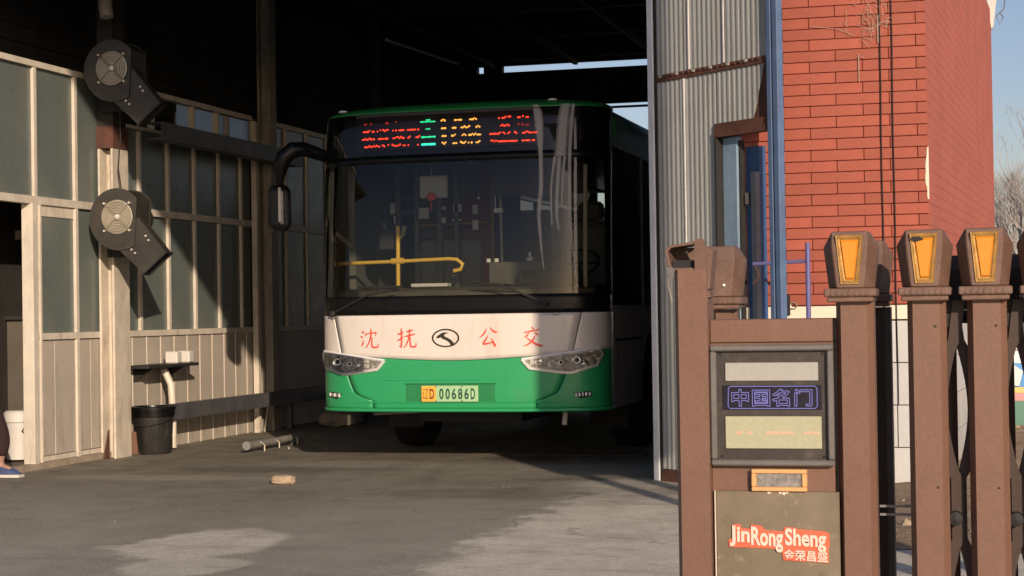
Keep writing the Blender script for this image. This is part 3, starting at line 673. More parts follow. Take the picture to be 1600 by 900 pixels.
# ================================================================== swung-open shed gate leaf
A = Vector((-2.385, 12.80, 0)); Bp = Vector((-1.44, 11.99, 0)); U = (Bp-A).normalized(); Nn = Vector((-U.y, U.x, 0))  # Nn points to the back (away from camera)
if Nn.y < 0: Nn = -Nn
LL = (Bp-A).length
LM = Matrix(((U.x, Nn.x, 0, A.x), (U.y, Nn.y, 0, A.y), (0, 0, 1, 0), (0, 0, 0, 1)))   # local: x along leaf, y back, z up
leaf = thing('shed_gate', 'tall open gate leaf of grey corrugated sheet with a cut-out wicket doorway', 'gate', (-1.9, 12.4, 0))
SHEET = paint('grey corrugated sheet', (0.34, 0.35, 0.335), 0.5, 0.0, 0.10, 2, (0.18, 0.15, 0.12), 0.45, streak=True)
LT = 5.2; WX0 = 0.715; WZ = 2.46    # wicket opening starts at WX0, top WZ
def corr(x0, x1, zf0, zf1, name):
    b = B(LM); P = []; n = int((x1-x0)/0.0085)
    xs_ = [x0+(x1-x0)*i/n for i in range(n+1)]
    r0, r1 = [], []
    for x in xs_:
        ph = (x*1000) % 52/52; d = 0.0048*(1 if ph < .35 else (1-(ph-.35)/.15 if ph < .5 else (0 if ph < .85 else (ph-.85)/.15)))
        r0.append((x, -d, zf0(x))); r1.append((x, -d, zf1(x)))
    b.grid([r0, r1]); return b.build(name, SHEET, leaf, solid=0.002)
top_edge = lambda x: 2.93+0.0*x
corr(0.055, 0.36, lambda x: 0.09, lambda x: 2.925, 'sheet'); corr(0.368, WX0-0.012, lambda x: 0.09, lambda x: 2.925, 'sheet')
# over the wicket the lower edge of the sheet follows the brown gusset
def zlow(x): return WZ+0.10+0.0*x if x < 1.10 else min(2.925, WZ+0.10+(x-1.10)*3.2)
corr(WX0-0.004, 1.245, zlow, lambda x: 2.925, 'sheet')
corr(0.055, 0.42, lambda x: 2.975, lambda x: LT, 'sheet'); corr(0.43, 0.80, lambda x: 2.975, lambda x: LT, 'sheet'); corr(0.81, 1.245, lambda x: 2.975, lambda x: LT, 'sheet')
for x_, z0_, z1_ in ((0.362, 0.09, 2.92), (0.803, 2.98, LT), (0.424, 2.98, LT)): B(LM).box(x_-0.004, x_+0.008, -0.014, -0.0075, z0_, z1_).build('sheet_seam', paint('bright sheet lap', (0.75, 0.74, 0.70), 0.4), leaf)
WF = paint('white edge profile', (0.85, 0.86, 0.86), 0.45, 0.1, 0.1, 4, (0.25, 0.2, 0.15), 0.4, streak=True)
B(LM).box(-0.03, 0.035, -0.03, 0.045, 0.0, LT, 0.004).build('edge_frame', WF, leaf)
B(LM).box(0.037, 0.052, -0.02, 0.04, 0.0, LT).build('edge_profile', STEELD, leaf)
rb = B(LM); rb.box(0.053, 1.246, -0.0165, 0.035, 2.926, 2.974)
rb.build('girt', RUST, leaf)
for k in range(18):
    x = 0.10+k*0.062; B(LM).box(x, x+0.026, -0.026, -0.017, 2.953, 2.970).build('screw_clip', RUST if k % 3 else BOLT, leaf)
# brown wicket frame and gusset
b = B(LM); b.box(WX0-0.01, 1.272, -0.03, 0.04, WZ, WZ+0.045); b.box(WX0-0.01, 1.272, -0.022, 0.03, WZ+0.0455, WZ+0.098); b.build('wicket_head', RUST, leaf)
b = B(LM); b.box(WX0-0.004, WX0+0.012, -0.03, 0.04, 0.05, WZ-0.001); b.build('wicket_jamb', STEELD, leaf)
b = B(LM); b.prism([(1.02, WZ+0.10), (1.272, WZ+0.10), (1.272, WZ+0.66), (1.245, WZ+0.62), (1.09, WZ+0.13)], 'y', 0.002, 0.03); b.build('gusset_plate', RUST, leaf)
B(LM).box(1.248, 1.273, -0.02, 0.04, WZ+0.63, LT).build('rear_strip', RUST, leaf)
# blue double post
for x0, x1 in ((1.276, 1.320), (1.334, 1.385)):
    b = B(LM); b.box(x0, x1, -0.045, 0.01, 0.0, LT, 0.004); b.build('edge_post', BLUE, leaf)
B(LM).box(1.3205, 1.3335, -0.03, 0.0, 0.0, LT).build('post_gap_strip', paint('dark blue gap', (0.02, 0.03, 0.07), 0.6), leaf)
B(LM).box(0.053, WX0-0.012, -0.02, 0.03, 0.0, 0.085).build('bottom_rail', RUST, leaf)
# small blue wicket door standing ajar behind the opening
t = thing('wicket_door', 'narrow blue steel wicket door standing ajar in the corrugated gate', 'door', tuple(LM @ Vector((0.8, 0.08, 0.0))))
Hn = LM @ Vector((0.74, 0.075, 0))
def dm(ang):
    d = Vector((math.cos(ang), math.sin(ang), 0)); q = Vector((-d.y, d.x, 0))
    return Matrix(((d.x, q.x, 0, Hn.x), (d.y, q.y, 0, Hn.y), (0, 0, 1, 0), (0, 0, 0, 1)))
DM = dm(math.radians(78))
B(DM).box(0.0, 0.62, -0.015, 0.015, 0.12, 2.40).build('leaf_sheet', BLUED, t)
for a_, b_ in ((0.0, 0.05), (0.57, 0.62)): B(DM).box(a_, b_, -0.03, -0.0155, 0.12, 2.40).build('stile', BLUE, t)
for z in (0.14, 1.25, 2.33): B(DM).box(0.0505, 0.5695, -0.028, -0.0155, z, z+0.05).build('cross_rail', BLUE, t)
B(LM).box(WX0+0.018, WX0+0.158, 0.03, 0.09, 0.05, 2.455).build('hinge_post', paint('light blue post', (0.20, 0.30, 0.40), 0.5, 0, 0.2, 4, (0.4, 0.42, 0.42), 0.5, streak=True), t)
B(LM).box(0.875, 0.889, 0.05, 0.16, 0.05, 2.43).build('dark_gap_strip', STEELD, t)
B(LM).box(0.890, 1.03, 0.10, 0.16, 0.05, 2.38).build('lock_stile', BLUED, t)
B(LM).box(0.985, 1.031, 0.06, 0.0995, 0.05, 2.20).build('guard_strip', paint('grey blue strip', (0.17, 0.19, 0.21), 0.5, 0, 0.2, 4, (0.12, 0.07, 0.05), 0.5, streak=True), t)
B(LM).box(0.91, 0.94, 0.07, 0.0995, 1.98, 2.06).build('latch', GREYF, t)
for z in (0.6, 1.3, 2.1): B(LM).tube([(WX0+0.085, 0.06, z), (WX0+0.085, 0.06, z+0.09)], 0.012, 8).build('hinge', BLUED, t)
# pipe rail right of the gate
t = thing('pipe_rail', 'thin violet blue upright pipe with a crossbar against the brick wall', 'rail', (-1.19, 11.9, 0))
B().tube([(-1.19, 11.9, 0), (-1.185, 11.9, 1.69)], 0.017, 10).build('upright', PURP, t, smooth=True)
B().tube([(-1.56, 11.96, 1.555), (-1.205, 11.9, 1.565)], 0.013, 8).build('crossbar', PURP, t, smooth=True)
B().tube([(-1.55, 11.96, 1.55), (-1.52, 11.955, 1.47), (-1.56, 11.95, 1.42)], 0.006, 6).build('wire_tie', RUST, t)

# ================================================================== red brick building
bld = thing('brick_building', 'red painted brick building with pale tiled base behind the retractable gate', 'building', (0.0, 15.6, 0))
FX0, FX1, FY = -1.70, -0.40, 12.30
SD = Vector((math.sin(math.radians(3.8)), math.cos(math.radians(3.8)), 0)); SL = 6.75; TOPZ = 4.34
P1 = Vector((FX1, FY, 0)); P2 = P1+SD*SL
core = B(); core.prism([(FX0, FY+0.008), (FX1-0.008, FY+0.008), (P2.x-0.008, P2.y), (FX0, P2.y)], 'z', 0, TOPZ)
core.build('wall', MORT, bld)
Hc = 0.0766; Lb = 0.3605; Z0 = 1.268; J = 0.0045
def brick_mesh(L):
    b = B(); b.box(0, L-J*2, 0, 0.012, 0, Hc-J*2, 0.0022); return b
full = None
MB_ = {}
def put_brick(x0, x1, z, M=None, parent=bld):
    L = round(x1-x0, 3)
    if L < 0.02: return
    key = (L, M is None)
    if key not in MB_:
        me = B().box(0, L-J, 0, 0.014, 0, Hc-J, 0.0025).mesh('brick', Vector((0, 0, 0))); me.materials.append(BRICK); MB_[key] = me
    o = bpy.data.objects.new('brick', MB_[key]); _link(o); o.parent = parent
    o.location = Vector((x0+J/2, FY-0.006+rr.uniform(-.0012, .0012), z+J/2))-WL[parent.name]
    o.rotation_euler = (rr.uniform(-.004, .004), 0, rr.uniform(-.003, .003))
rows_n = int((TOPZ-Z0)/Hc)
for k in range(rows_n):
    z = Z0+k*Hc
    off = -0.470 if k % 2 else -0.653
    xs_ = [FX1]; x = off
    while x > FX0: xs_.append(x); x -= Lb
    xs_.append(FX0)
    for a_, b_ in zip(xs_[1:], xs_[:-1]):
        if a_ < -0.70 < b_ and False: continue
        put_brick(a_, b_, z)
# side wall: bricks seen edge-on, one joined part
sb = B(Matrix(((SD.x, SD.y, 0, P1.x), (SD.y, -SD.x, 0, P1.y), (0, 0, 1, 0), (0, 0, 0, 1))))   # local x along wall, y outwards
sb.M = Matrix(((SD.x, SD.y, 0, P1.x), (SD.y, -SD.x, 0, P1.y), (0, 0, 1, 0), (0, 0, 0, 1)))
for k in range(rows_n):
    z = Z0+k*Hc; x = 0.0 if k % 2 else -Lb/2
    while x < SL:
        a_, b_ = max(x, 0.0), min(x+Lb, SL)
        if b_-a_ > 0.03:
            d = rr.uniform(-.0005, .0005); sb.box(a_+0.001, b_-0.001, -0.010, -0.003+d, z+0.001, z+Hc-0.001)
        x += Lb
tag(sb.build('side_bricks', paint('brightened side brick paint', (0.46, 0.125, 0.082), 0.7, 0, 0.12, 2, (0.36, 0.11, 0.075), 0.5, bump=0.3), bld), kind='stuff')  # stronger light on this wall put into a paler paint than the front
# cream band and tile base
B().box(FX0, FX1+0.002, FY-0.012, FY+0.0075, 1.165, 1.262, 0.003).build('render_band', RENDER, bld)
tz = 0.0; r_ = 0; TH = 0.2895
while tz < 1.16:
    x = FX1+0.0-(0.13 if r_ % 2 else 0.10)-0.0
    edges = [FX1]; x = -0.60 if r_ % 2 == 0 else -0.64
    x = FX1-(0.235 if r_ % 2 else 0.12)
    while x > FX0: edges.append(x); x -= 0.30
    edges.append(FX0)
    for a_, b_ in zip(edges[1:], edges[:-1]):
        B().box(a_+0.003, b_-0.003, FY-0.012, FY+0.0075, tz+0.003, min(tz+TH, 1.164)-0.003, 0.002).build('tile', TILE, bld)
    x = 0.0
    M_ = sb.M
    while x < SL:
        b_ = min(x+(0.6 if x else (0.3 if r_ % 2 else 0.6)), SL)
        B(M_).box(x+0.003, b_-0.003, -0.008, 0.010, tz+0.003, min(tz+TH, 1.164)-0.003, 0.002).build('tile', TILE, bld); x = b_
    tz += TH; r_ += 1
B(sb.M).box(0.0, SL, -0.008, 0.011, 1.166, 1.262).build('side_render_band', RENDER, bld)
# chipped corner
b = B(); rr2 = random.Random(2); prof = []
for k in range(14):
    z = 1.98+k*0.027; w = 0.018*math.sin((k+1)/15*PI)*rr2.uniform(.6, 1.2)+0.003
    prof.append((FX1-w, z))
b.prism(prof+[(FX1+0.003, 2.34), (FX1+0.003, 1.98)], 'y', FY-0.0095, FY-0.004)
b.build('bare_plaster_patch', RENDER, bld)
# cables and bird-nest straw on the wall
for i, x in enumerate((-0.708, -0.628)):
    b = B(); b.tube([(x+0.002*math.sin(k*1.7+i), FY-0.02, 4.3-k*0.31) for k in range(15 if i == 0 else 13)], 0.0042, 6)
    tag(b.build('cable', BLKM), 'thin black cable running down the brick wall, %s of the pair' % ('left' if i == 0 else 'right'), 'cable', 'cables down the brick wall')
b = B()
for k in range(60):
    x, z = -0.77+rr2.gauss(0, .07), 3.20+rr2.gauss(0, .075)-0.0; a = rr2.uniform(0, PI); L = rr2.uniform(.02, .10)
    b.tube([(x, FY-0.020, z), (x+math.cos(a)*L*.5, FY-0.028, z+math.sin(a)*L*.5+.01), (x+math.cos(a)*L, FY-0.020, z+math.sin(a)*L)], 0.0012, 4)
b.tube([(-0.855, FY-0.018, 2.99), (-0.853, FY-0.018, 2.80)], 0.003, 4)
b.tube([(-1.18, FY-0.018, 3.20), (-0.99, FY-0.02, 3.17), (-0.88, FY-0.02, 3.12)], 0.0016, 4)
b.tube([(-0.72, FY-0.024, 3.24), (-0.72, FY-0.024, 3.06)], 0.003, 4)
tag(b.build('straw_tuft', paint('pale straw', (0.50, 0.40, 0.30), 0.9)), 'tangle of pale straw and webs stuck high on the brick wall', 'straw', kind='stuff')
t = thing('wall_hook', 'white bracket with a loose wire loop at the far top corner of the brick building', 'bracket', (P2.x, P2.y, 4.1))
B().prism([(P2.x-0.06, 4.6), (P2.x+0.08, 4.6), (P2.x+0.02, 4.15), (P2.x-0.0, 4.12)], 'y', P2.y-0.10, P2.y+0.0).build('bracket_plate', WPLAS, t)
B().tube([(P2.x+0.15, P2.y-.05, 4.55), (P2.x+0.13, P2.y-.05, 4.33), (P2.x+0.05, P2.y-.05, 4.26), (P2.x+0.09, P2.y-.05, 4.17), (P2.x+0.12, P2.y-.05, 4.25), (P2.x+0.09, P2.y-.05, 4.29)], 0.006, 5).build('wire', GREYF, t)
t = tag(B().box(-1.375, -1.35, FY-0.03, FY-0.007, 1.20, 1.35, 0.006).build('switch_box', BLKM), 'small black switch on the cream band beside the blue post', 'switch')
b = B(); b.torus((-1.325, FY-0.03, 1.27), 0.022, 0.004, 'y', 16, 5); tag(b.build('wire_loop', WIRE), 'small wire loop hanging by the blue post on the cream band', 'wire')

# ================================================================== electric retractable gate
def amber_head(parent, cx, yf, zb, lit=True, lens=True, back=False, mat=HEADM):
    """tapered cast head; zb = top of the collar"""
    M = Matrix.Translation((cx, yf, zb))
    if back: M = M @ Matrix.Rotation(PI, 4, 'Z')
    lev = [(0.0, 0.046, 0.079), (0.145, 0.0615, 0.0965), (0.200, 0.0625, 0.066)]
    h = B(M); rows_ = []
    for z, wf, ws in lev:
        yb_ = 0.165 if z < 0.19 else 0.15
        yc = 0.078; y0_ = 0.0 if z < 0.19 else 0.012
        rows_.append([(-wf, y0_, z), (wf, y0_, z), (ws, yc, z), (ws, yb_-0.03, z), (wf, yb_, z), (-wf, yb_, z), (-ws, yb_-0.03, z), (-ws, yc, z)])
    n = 8; vs = [p for r in rows_ for p in r]; fs = [tuple(range(8)), tuple(range(16, 24))]
    for i in range(2):
        for k in range(8): fs.append((i*8+k, i*8+(k+1) % 8, (i+1)*8+(k+1) % 8, (i+1)*8+k))
    h.add(vs, fs)
    ho = h.build('lamp_head', mat, parent)
    md = ho.modifiers.new('edge', 'BEVEL'); md.width = 0.002; md.segments = 1; md.limit_method = 'ANGLE'
    if lens:
        fx = lambda z, w0, w1: w0+(w1-w0)*(z-0.018)/(0.182-0.018)
        # gold embossed border around the reflector
        def trap(zl, zh, wl, wh, d0, d1):
            return [(-wl, d0, zl), (wl, d0, zl), (wh, d0, zh), (-wh, d0, zh), (-wl, d1, zl), (wl, d1, zl), (wh, d1, zh), (-wh, d1, zh)]
        bb = B(M)
        zl, zh, wl, wh, th_ = 0.014, 0.186, 0.031, 0.047, 0.016
        o_ = [(-wl, zl), (wl, zl), (wh, zh), (-wh, zh)]; i_ = [(-wl+th_, zl+th_), (wl-th_, zl+th_), (wh-th_+.002, zh-th_), (-wh+th_-.002, zh-th_)]
        vs = [(x, -0.006, z) for x, z in o_]+[(x, -0.003, z) for x, z in i_]+[(x, 0.004, z) for x, z in o_]+[(x, 0.004, z) for x, z in i_]
        fs = []
        for k in range(4):
            q = (k+1) % 4; fs += [(k, q, 4+q, 4+k), (k, 8+k, 8+q, q), (4+k, 4+q, 12+q, 12+k)]
        bb.add(vs, fs)
        r_ = random.Random(int(cx*1000)+5)
        for k in range(4):     # beading
            q = (k+1) % 4; a1 = Vector((sum(v) for v in zip(o_[k], i_[k])))*0.5; a2 = Vector((sum(v) for v in zip(o_[q], i_[q])))*0.5
            m = int((a2-a1).length/0.0085)
            for j in range(m):
                c_ = a1.lerp(a2, (j+.5)/m); s_ = 0.0028; bb.box(c_.x-s_, c_.x+s_, -0.0085, -0.004, c_.y-s_, c_.y+s_)
        bb.build('border', GOLD, ho)
        lb = B(M); vs = [(x*1.0, -0.001, z) for x, z in i_]+[(x*0.8, -0.009, 0.1+(z-0.1)*0.9) for x, z in i_]
        lb.add(vs, [(4, 5, 6, 7)]+[(k, (k+1) % 4, 4+(k+1) % 4, 4+k) for k in range(4)]); lb.build('reflector', AMBER, ho)
    # collar: two stepped bands with cast relief
    cb = B(M); cb.box(-0.090, 0.090, -0.014, 0.175, -0.030, -0.001, 0.004); cb.box(-0.080, 0.080, -0.006, 0.168, -0.049, -0.0305, 0.004)
    for k in range(7):
        x = -0.062+k*0.0207; cb.prism([(x-0.007, -0.022), (x, -0.008+0.004*(k % 2)), (x+0.007, -0.022), (x, -0.026)], 'y', -0.018, -0.0135)
    cb.build('collar', mat, ho)
    if not lens: B(M).lathe([(0, -0.008), (0.006, -0.006), (0.008, 0.001)], (0.02, 0, 0.045), 'y', 10).build('screw', BOLT, ho)
    return ho
def gate_post(parent, cx, yf, zt, w=0.067, mat=BROWN):
    ch = 0.021; d = 0.12
    poly = [(cx-w+ch, yf), (cx+w-ch, yf), (cx+w, yf+ch*1.4), (cx+w, yf+d), (cx-w, yf+d), (cx-w, yf+ch*3)]
    o = B().prism(poly, 'z', 0.03, zt).build('post', mat, parent)
    return o
GY = 6.30; GATE = True
# --- drive head with display
du = thing('gate_drive_unit', 'brown gate motor housing with display box and coral lettered plaque, left of the folding posts', 'gate motor', (-0.82, 6.4, 0))
HB = 1.318       # top of collars
# left wide post and its broken head
B().prism([(-1.112, GY+0.03), (-1.112+.022, GY-0.03), (-0.985, GY-0.03), (-0.985, GY+0.12), (-1.112, GY+0.12)], 'z', 0.03, 1.395).build('post', BROWN, du)
bh = B(); x0, x1, yb_ = -1.138, -1.03, GY+0.15
bh.prism([(x0+0.01, 1.41), (x0, 1.465), (x0+0.018, 1.485), (x1, 1.497), (x1, 1.488), (x0+0.022, 1.476), (x0+0.010, 1.462), (x0+0.02, 1.41)], 'y', GY-0.01, GY+0.15)
bh.box(x0+0.012, x1, GY+0.142, GY+0.15, 1.40, 1.48); bh.box(x0+.02, x1+0.03, GY+0.0, GY+0.14, 1.396, 1.402)
bho = bh.build('broken_lamp_head', HEADM, du, label='open broken lamp head with its front panel missing')
B().box(x0+0.022, x1, GY+0.02, GY+0.14, 1.4025, 1.43).build('dark_cavity', BLKM, bho)
B().lathe([(0, -0.01), (0.007, -0.006), (0.007, 0.004)], (-1.083, GY+0.125, 1.462), 'y', 10).build('bolt', BOLT, bho)
b = B(); b.prism([(-1.030, 1.325), (-0.995, 1.325), (-0.985, 1.475), (-1.000, 1.506), (-1.030, 1.506)], 'y', GY-0.015, GY+0.0); b.prism([(-0.995, 1.325), (-0.978, 1.325), (-0.962, 1.465), (-0.985, 1.475)], 'y', GY-0.012, GY+0.09)
b.build('side_plate', HEADM, bho)
b = B(); b.box(-1.045, -0.975, GY-0.022, GY+0.05, 1.292, 1.318, 0.003); b.box(-1.038, -0.982, GY-0.014, GY+0.05, 1.272, 1.2915, 0.003); b.build('collar_fragment', HEADM, bho)
b = B(); b.tube([(-1.145, GY+0.05, 1.45), (-1.125, GY+0.0, 1.40), (-1.13, GY+0.0, 1.34), (-1.118, GY, 1.28)], 0.003, 5); b.build('torn_wire', WIRE, bho)
B().prism([(-1.142, 1.44), (-1.105, 1.395), (-1.112, 1.36), (-1.128, 1.37)], 'y', GY-0.004, GY).build('torn_flap', GREYF, bho)
# rear left post with head seen from the back
gate_post(du, -1.03, GY+0.66, 1.25, 0.05)
amber_head(du, -1.040, GY+0.62, 1.30, lens=False)
# right post pair
gate_post(du, -0.470, GY, 1.272); amber_head(du, -0.480, GY-0.03, HB)
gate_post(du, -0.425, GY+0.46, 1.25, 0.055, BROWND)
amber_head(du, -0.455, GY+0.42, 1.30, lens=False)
# body between the posts
B().box(-0.984, -0.548, GY+0.02, GY+0.30, 1.13, 1.213, 0.003).build('top_beam', BROWN, du)
B().box(-0.984, -0.548, GY+0.03, GY+0.30, 0.05, 1.129).build('cabinet', BROWN, du)
fr = B(); fx0, fx1, fz0, fz1 = -0.983, -0.545, 0.690, 1.122
for (a_, b_, c_, d_) in ((fx0, fx1, fz1-0.022, fz1), (fx0, fx1, fz0, fz0+0.022), (fx0, fx0+0.022, fz0+0.0225, fz1-0.0225), (fx1-0.022, fx1, fz0+0.0225, fz1-0.0225)):
    fr.box(a_, b_, GY-0.012, GY+0.03, c_, d_, 0.005)
box_ = fr.build('display_frame', GREYF, du)
B().box(fx0+0.022, fx1-0.022, GY+0.012, GY+0.029, fz0+0.022, fz1-0.022).build('display_board', DKP, box_)
cream_scr = paint('off white acrylic', (0.37, 0.37, 0.335), 0.35, 0, 0.05, 4, (0.5, 0.44, 0.35), 0.3)
yel_scr = paint('yellowed acrylic', (0.41, 0.41, 0.28), 0.35, 0, 0.05, 4, (0.5, 0.42, 0.28), 0.3)
px = lambda p: -0.547+(p-1300)*0.002265
pz = lambda p: 1.2095-(p-500)*0.00226
B().box(px(1131), px(1277), GY+0.004, GY+0.0115, pz(596), pz(567), 0.002).build('white_strip', cream_scr, box_)
led = B().box(px(1127), px(1282), GY+0.006, GY+0.0115, pz(641), pz(603)).build('led_strip', paint('black led strip', (0.012, 0.010, 0.022), 0.3), box_)
lp_ = B().box(px(1130), px(1281), GY+0.004, GY+0.0115, pz(703), pz(652), 0.002).build('yellow_strip', yel_scr, box_)
GLOW = emis('violet led outline', (0.40, 0.34, 0.80), 0.55)
cw = B(); 
fnl = lambda x, z, d: (x, GY+0.0052-d*0.0003, z)
def outline_text(b, body, x0, x1, z0, z1):
    """outline-only lettering: thin tubes along the glyph contours"""
    cu = bpy.data.curves.new('t', 'FONT'); cu.body = body; cu.resolution_u = 2; cu.offset = 0.018; cu.space_character = 1.08
    cu.fill_mode = 'NONE' if 'NONE' in [e.identifier for e in cu.bl_rna.properties['fill_mode'].enum_items] else cu.fill_mode
    o = bpy.data.objects.new('t', cu); _link(o); bpy.context.view_layer.update()
    cu.fill_mode = 'BOTH'
    bpy.context.view_layer.update()
    me = o.evaluated_get(bpy.context.evaluated_depsgraph_get()).to_mesh()
    bm = bmesh.new(); bm.from_mesh(me); bmesh.ops.remove_doubles(bm, verts=bm.verts[:], dist=1e-4)
    ax = min(v.co.x for v in bm.verts); bx = max(v.co.x for v in bm.verts); ay = min(v.co.y for v in bm.verts); by = max(v.co.y for v in bm.verts)
    for e in bm.edges:
        if len(e.link_faces) == 1:
            p, q = [(x0+(v.co.x-ax)/(bx-ax)*(x1-x0), GY+0.004, z0+(v.co.y-ay)/(by-ay)*(z1-z0)) for v in e.verts]
            b.tube([p, q], 0.0012, 4, caps=False)
    bm.free(); bpy.data.objects.remove(o); bpy.data.curves.remove(cu)
outline_text(cw, '中国名门', px(1141), px(1267), pz(636), pz(609))
ol = [(1136, 607), (1139, 604.5), (1272, 604.5), (1275, 608), (1275, 636), (1272, 639.5), (1138, 639.5), (1135, 636), (1136, 607)]
cw.tube([(px(a_), GY+0.004, pz(b_)) for a_, b_ in ol], 0.0013, 4)
cw.build('led_lettering', GLOW, led)
rdl = B(); rd = random.Random(4)
for (a_, b_) in ((1148, 1156), (1166, 1173), (1195, 1213), (1216, 1237), (1254, 1262), (1264, 1277)):
    x = a_
    while x < b_:
        w_ = rd.uniform(1.5, 4); rdl.box(px(x), px(min(x+w_, b_)), GY+0.0025, GY+0.0039, pz(679.5), pz(676.5)); x += w_+rd.uniform(.3, 1)
rdl.build('led_digits', emis('pale red led', (1.0, 0.36, 0.22), 1.1), lp_)
for a_ in (fx0+0.037, fx1-0.037):
    for c_ in (fz0+0.032, fz1-0.032): B().lathe([(0, GY+0.006), (0.004, GY+0.007), (0.005, GY+0.012)], (a_, 0, c_), 'y', 8).build('screw', BLKM, box_)
# plaque
pq = B(); 
for (a_, b_, c_, d_) in ((1170, 1257, 735, 742), (1170, 1257, 763, 770), (1170, 1178, 742.2, 762.8), (1249, 1257, 742.2, 762.8)):
    pq.box(px(a_), px(b_), GY-0.004, GY+0.0295, pz(d_), pz(c_), 0.003)
po = pq.build('plaque_frame', paint('gold orange frame', (0.72, 0.42, 0.18), 0.4, 0.2, 0.08, 5), du)
B().box(px(1178.2), px(1248.8), GY+0.004, GY+0.0295, pz(762.8), pz(742.2)).build('plaque_plate', paint('scratched steel plate', (0.30, 0.28, 0.26), 0.5, 0.2, 0.5, 90, (0.10, 0.09, 0.08), 0.7, fine=0.6), po)
b = B()
for (x, z, w_, h_) in ((1196, 773, 3.0, 2.8), (1199, 772, 2.2, 1.8), (1214, 772.5, 3.5, 2.0), (1220, 773.5, 4.2, 2.8), (1225, 772, 3.2, 1.8)):
    b.lathe([(0, GY+0.008), (0.0045*w_/3, GY+0.010), (0.0055*w_/3, GY+0.016)], (px(x), 0, pz(z)), 'y', 10)
b.build('glue_blob', RENDER, du)
SP = NT('speckled steel panel'); a_ = SP.noise(26, 6, 0.75); b_ = SP.noise(5, 5, 0.6)
c_ = SP.mix(SP.ramp(b_, .3, .7), (0.15, 0.125, 0.085), (0.22, 0.18, 0.125)); c_ = SP.mix(SP.math('MULTIPLY', SP.ramp(a_, .55, .72), .6), c_, (0.46, 0.38, 0.27)); c_ = SP.mix(SP.math('MULTIPLY', SP.ramp(a_, .45, .3), .5), c_, (0.11, 0.095, 0.07))
SP.bsdf(c_, 0.5, 0.15, SP.bump(a_, 0.15, 0.002))
lpn = B().box(px(1112.5), px(1306), GY+0.012, GY+0.029, 0.06, pz(770.5), 0.003).build('lower_panel', SP.m, du)
B().box(px(1110.5), px(1112.3), GY+0.008, GY+0.029, 0.06, pz(770.5)).build('panel_trim', CREAM, du)
REDS = paint('coral sign backing', (0.72, 0.14, 0.07), 0.45, 0, 0.08, 8)
ltr = paint('pale pink lettering', (0.88, 0.60, 0.50), 0.45, 0, 0.05, 8)
# red plaque contour around the lettering, slightly tilted down to the right
ang = 0.045
def tilt(x, z): cx_, cz_ = px(1212), pz(850); return (cx_+(x-cx_)*1.0+0*(z-cz_), cz_+(z-cz_)-(x-cx_)*ang)
out = [(1132, 862), (1132, 852), (1137, 849), (1140, 826), (1151, 826), (1153, 832), (1166, 832), (1168, 825), (1184, 826), (1190, 833), (1218, 833), (1221, 826), (1237, 826), (1241, 828), (1284, 829), (1290, 832), (1290, 852), (1288, 856), (1288, 878), (1218, 878), (1216, 866), (1208, 861), (1150, 862), (1148, 863)]
B().prism([tilt(px(x), pz(z)) for x, z in out], 'y', GY+0.006, GY+0.0115).build('lettering_backing', REDS, lpn)
tb = B()
def fsign(x, z, d): x, z = tilt(x, z); return (x, GY+0.0035-d*0.0, z) if d <= 0 else (x, GY+0.0012, z)
text_on(tb, 'Jin', px(1134), px(1166), pz(861), pz(828), fsign, extrude=0.05, bold=0.03)
text_on(tb, 'Rong', px(1168), px(1218), pz(866), pz(828), fsign, extrude=0.05, bold=0.03)
text_on(tb, 'Sheng', px(1221), px(1285), pz(862), pz(827), fsign, extrude=0.05, bold=0.03)
text_on(tb, '金荣昌盛', px(1219), px(1287), pz(877), pz(860), fsign, extrude=0.05, bold=0.015)
tb.build('lettering', ltr, lpn)

# --- folding section
gate = thing('retractable_gate', 'brown scissor-folding gate section with amber topped posts to the right of the drive unit', 'gate', (0.6, 6.45, 0))
gx = [-0.222, -0.018, 0.186, 0.39, 0.594, 0.798, 1.002, 1.206, 1.41]
for i, x in enumerate(gx):
    gate_post(gate, x, GY, 1.272); hd = amber_head(gate, x-0.003, GY-0.03, HB)
    if i == 0: B().prism([(x-0.047, 1.482), (x-0.03, 1.474), (x-0.006, 1.480), (x-0.002, 1.486), (x-0.02, 1.492), (x-0.042, 1.492)], 'y', GY-0.0405, GY-0.038).build('broken_hole', BLKM, hd)
    for z_ in (0.62, 1.18): B().lathe([(0, GY-0.004), (0.004, GY-0.003), (0.005, GY-0.0001)], (x+0.03, 0, z_), 'y', 8).build('rivet', BROWND, gate)
for i, x in enumerate(gx[:-1]):
    xr = x+0.052
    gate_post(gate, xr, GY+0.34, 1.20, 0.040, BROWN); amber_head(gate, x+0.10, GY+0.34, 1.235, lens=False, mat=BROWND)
    B().box(x+0.02, x+0.09, GY+0.10, GY+0.335, 1.175, 1.225).build('link_cap', BLKM, gate)
